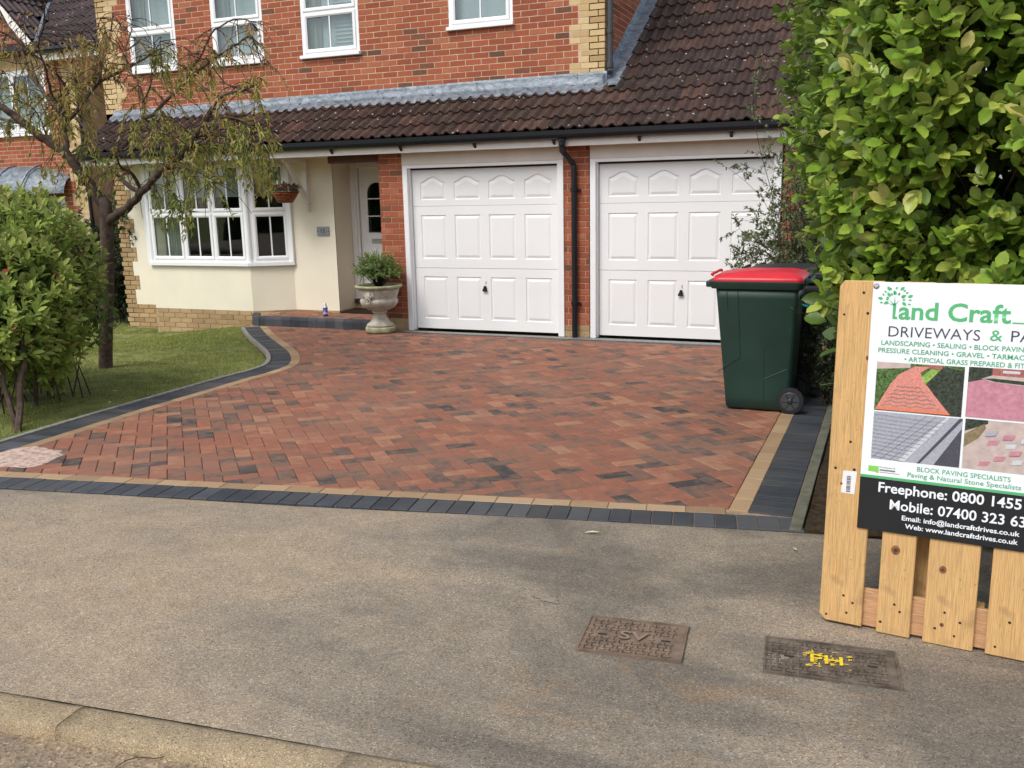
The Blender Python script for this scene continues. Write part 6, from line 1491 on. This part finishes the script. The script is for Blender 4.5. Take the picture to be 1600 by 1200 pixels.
# ---- access covers
def cover(label, corners, ironmat, letters, paint=False, seed=0):
    c = np.mean(corners, axis=0); z = gz(c[1])+.003; r = np.random.default_rng(seed)
    TL_, TR_, BR_, BL_ = [np.array(q) for q in corners]; ex = ((TR_-TL_)+(BR_-BL_))/2; w_ = np.linalg.norm(ex); ey = ((TL_-BL_)+(TR_-BR_))/2; h_ = np.linalg.norm(ey); a = math.atan2(ex[1], ex[0])
    E_ = empty('access_cover', label, 'manhole cover', 'iron access covers in the footway'); E_.matrix_world = Matrix.Translation((c[0], c[1], z)) @ Matrix.Rotation(a, 4, 'Z') @ Matrix.Rotation(math.atan(.0245)*-1*math.cos(a), 4, 'X')
    hw, hh_ = w_/2, h_/2; mb = MB(); mb.box(-hw, hw, -hh_, hh_, -.02, .0); mb.build('plate', M[ironmat], E_)
    mb = MB(); t = .007
    for q in ((-hw, hw, -hh_, -hh_+t), (-hw, hw, hh_-t, hh_), (-hw, -hw+t, -hh_+t, hh_-t), (hw-t, hw, -hh_+t, hh_-t)): mb.box(q[0], q[1], q[2], q[3], 0, .0045)
    mb.build('frame_edge', M[ironmat], E_)
    mb = MB(); st = .0225; lx = letters[1] if letters else 0
    ny_, nx_ = int((h_-.03)/st), int((w_-.03)/st)
    for i in range(nx_):
        for j in range(ny_):
            x, y = -hw+.022+i*st, -hh_+.022+j*st
            if abs(x-.0) < .062 and abs(y-.0) < .045: continue
            if abs(y) < .02 and abs(abs(x)-hw*.62) < .03: continue
            if r.random() < .06: continue
            if (i+j) % 2: mb.bbox(x-.013, x+.011, y-.0045, y+.0045, 0, .006, .0015)
            else: mb.bbox(x-.0045, x+.0045, y-.013, y+.011, 0, .006, .0015)
    o = mb.build('tread_bar', M[ironmat], E_); o['kind'] = 'stuff'
    for s_ in (-1, 1): mb = MB(); mb.box(s_*hw*.62-.016, s_*hw*.62+.016, -.005, .005, .0005, .0012); mb.build('key_slot', M['rubber'], E_)
    def flattext(body, x0, x1, y0, hgt, mat, zz, bold):
        o = text(body, 'raised_letters' if not paint else 'painted_letters', mat, E_, x0, x1, y0, hgt, 0, bold); o.matrix_basis = Matrix(((1, 0, 0, 0), (0, 0, 1, 0), (0, -1, 0, zz), (0, 0, 0, 1))); return o
    for k in range(3 if not paint else 1): flattext(letters[0], -.052-.012*paint, .052-.012*paint, -.028, .060, ('iron_light' if k == 2 else ironmat) if not paint else 'yellowpaint', .0055+.0008*k, .008)
    if not paint:
        for k in range(2): flattext('THOS DUDLEY', -.085, .02, -hh_*.62-.004, .013, ironmat, .0042+.0006*k, .02); flattext('DUDLEY', -.04, .03, -hh_*.86-.001, .013, ironmat, .0042+.0006*k, .02)
    else:
        mb = MB()
        for k in range(64):
            x, y = r.normal(-.012, .05), r.normal(0, .03)
            if abs(x) > .09 or abs(y) > .06: continue
            s1, s2 = (r.uniform(.003, .011), r.uniform(.0012, .003)) if k % 3 else (r.uniform(.0015, .003), r.uniform(.004, .009)); mb.prism([(x-s1, y-s2), (x+s1, y-s2*.6), (x+s1*.8, y+s2), (x-s1*.9, y+s2*.7)], .0062, .0066)
        mb.build('paint_dab', M['yellowpaint'], E_)
    return E_
cover('brown iron access cover lettered SV sunk in the footway left of the painted one', [(2.377, -7.564), (2.746, -7.52), (2.782, -7.801), (2.423, -7.835)], 'iron', ('SV', 0), seed=1)
cover('dark iron access cover with yellow painted FH in front of the pallet', [(3.03, -7.50), (3.462, -7.462), (3.455, -7.725), (3.03, -7.762)], 'iron_dark', ('FH', 0), True, seed=2)

# ---- across the road (seen only as reflections in the glass)
opp = empty('opposite_house', 'grey roofed house across the road reflected in the upper windows', 'house', loc=(2, -34, -.2))
mb = MB(); mb.box(-5, 6, -8, 0, -.4, 4.9); mb.build('wall', M['mortar_red'], opp)
mb = MB(); mb.add([(-5.4, .5, 4.8), (6.4, .5, 4.8), (6.4, -4, 7.6), (-5.4, -4, 7.6), (-5.4, -8.5, 4.8), (6.4, -8.5, 4.8)], [(0, 1, 2, 3), (3, 2, 5, 4), (0, 3, 4), (1, 5, 2), (0, 4, 5, 1)]); mb.build('roof', M['tile2'], opp)
for x in (-3.8, -.8, 2.2, 4.2):
    for z in (.9, 3.2): mb = MB(); mb.bbox(x, x+1.2, -.02, .06, z, z+1.2, .01); f_ = mb.build('window', M['upvc'], opp); mb = MB(); mb.box(x+.08, x+1.12, .061, .066, z+.08, z+1.12); mb.build('pane', M['signblack'], f_)
og = np.random.default_rng(61)
for k_, (x0_, x1_, yy, hh2, lab) in enumerate(((-26, -6, -24, 5.2, 'tall dark hedge across the road reflected in the bay window'), (-5, 14, -26, 2.6, 'lower dark hedge across the road in front of the opposite house'))):
    mb = MB(); V = []; F = []; nx, nz_ = 80, 16
    for i in range(nx+1):
        for j in range(nz_+1):
            t_ = j/nz_; V.append((x0_+(x1_-x0_)*i/nx, yy+.5*math.sin(.9*i)*math.sin(j*.8)+og.normal(0, .15)-(1.2*t_*t_), -.6+(hh2+.6*math.sin(i*.7)+.3*og.random())*t_))
    for i in range(nx):
        for j in range(nz_): F.append((i*(nz_+1)+j, (i+1)*(nz_+1)+j, (i+1)*(nz_+1)+j+1, i*(nz_+1)+j+1))
    m2 = nx+1; B0 = len(V); V += [(x, y-2.5, z) for (x, y, z) in V[nz_::nz_+1]]; 
    for i in range(nx): F.append((i*(nz_+1)+nz_, (i+1)*(nz_+1)+nz_, B0+i+1, B0+i))
    tag(mb.add(V, F).build('hedge', M['darkhedge']), lab, 'hedge')

# ---- small stains, patches, litter
def patch(name, mat, cx_, cy_, rx, ry, seed, hgt=.004, kind='structure', rot=0., n=26, rough=.25, base=None):
    r = np.random.default_rng(seed); rad = 1+rough*np.array([math.sin(2*math.pi*k/n*2+seed)*.5+math.sin(2*math.pi*k/n*5+seed*2)*.35+r.normal(0, .18) for k in range(n)]); V = [(0, 0, hgt+.001)]; F = []
    for f_, zz in ((.86, hgt), (1, .0005)):
        for k in range(n):
            a = 2*math.pi*k/n; x, y = rx*rad[k]*f_*math.cos(a), ry*rad[k]*f_*math.sin(a); x, y = x*math.cos(rot)-y*math.sin(rot), x*math.sin(rot)+y*math.cos(rot); V.append((x, y, zz-.0245*y))
    for k in range(n): F += [(0, 1+k, 1+(k+1) % n), (1+k, 1+n+k, 1+n+(k+1) % n, 1+(k+1) % n)]
    o = MB().add(V, F).build(name, M[mat], loc=(cx_, cy_, gz(cy_)+(base or .0))); o['kind'] = kind; return o
c = atY(42, 712, -6.45); c = np.array([-1.86, -6.45, 0]) 
def onG(u, v):
    d = ray(u, v); t = (-.155-(CAM[2]+.0245*CAM[1]))/(d[2]+.0245*d[1]); return CAM+t*d
g1 = onG(38, 714); patch('sand_patch', 'drysand', g1[0]+.0, g1[1], .22, .27, 3, .0012, rot=.55, base=.0005)
g1 = onG(1214, 1030); patch('mortar_patch', 'patch', g1[0], g1[1], .055, .04, 5, .0006, base=.002, rough=.6)
g1 = onG(855, 936); patch('mortar_patch', 'patch', g1[0], g1[1], .045, .03, 9, .0006, base=.002, rough=.6)
g1 = onG(617, 1020); patch('mortar_patch', 'patch', g1[0], g1[1], .04, .014, 12, .0006, base=.002, rough=.6)
def litter(u, v, l, w_, rot, label, mat='leaf_tree', tint=.9, z=.004):
    g = onG(u, v); mb = MB(); T, F = LT['oval']; mb.add([(x*w_, (y-.5)*l, abs(q)*l+.002) for x, y, q in T], F, tint); o = mb.build('fallen_leaf', M[mat], loc=(g[0], g[1], (gz(g[1]) if g[0] > -2.3 else lz(g[0], g[1]))+z)); o.rotation_euler = (0, 0, rot); tag(o, label, 'leaf', 'fallen leaves')
M['leaf_pale'] = leaf_mat('dry_pale_leaf', [(0, (.5, .42, .25)), (1, (.62, .55, .36))], .7, .1)
litter(925, 835, .075, .02, -1.15, 'pale dry leaf on the footway below the charcoal edging', 'leaf_pale', z=.008)
litter(1242, 861, .028, .014, .6, 'tiny yellow leaf on the footway left of the pallet', 'leaf_pale', z=.008)
litter(172, 632, .05, .03, .8, 'pale yellow leaf on the grass near the drive edging', 'leaf_pale', z=.03)
litter(180, 614, .05, .03, 2.2, 'small fallen leaf on the lawn beyond the other leaf', 'leaf_pale', z=.03)
litter(845, 640, .03, .02, 1.2, 'small dark leaf lying on the red paving', 'leaf_dark', .3, z=.004)
tw_ = MB(); pts = [onG(u, v) for u, v in ((180, 1186), (195, 1176), (215, 1171), (240, 1173), (262, 1169))]; tw_.tube([(p[0], p[1], gz(p[1])-.025) for p in pts], [.001, .0015, .0015, .0015, .001], 5)
tag(tw_.build('fallen_twig', M['twig']), 'thin brown twig lying on the road below the kerb', 'twig')
# loose grit on the footway and road
gr_ = np.random.default_rng(77); n = 2600; X = gr_.uniform(-1.5, 4.5, n); Y = gr_.uniform(-9.6, -6.4, n); mb = MB()
for x, y in zip(X, Y):
    if y > front(0)(x)-.01: continue
    e = kline(0)(x)
    if e-.14 < y < e: continue
    s_ = gr_.uniform(.0012, .0034); z = gz(y)+(.0 if y > e else -.038); a = gr_.uniform(0, 3); ca_, sa_ = math.cos(a)*s_, math.sin(a)*s_
    mb.add([(x+ca_, y+sa_, z), (x-sa_, y+ca_, z), (x-ca_, y-sa_, z), (x+sa_, y-ca_, z), (x, y, z+s_*1.2+.004)], [(0, 1, 4), (1, 2, 4), (2, 3, 4), (3, 0, 4)], gr_.random())
o = mb.build('loose_grit', M['edging']); o['kind'] = 'stuff'
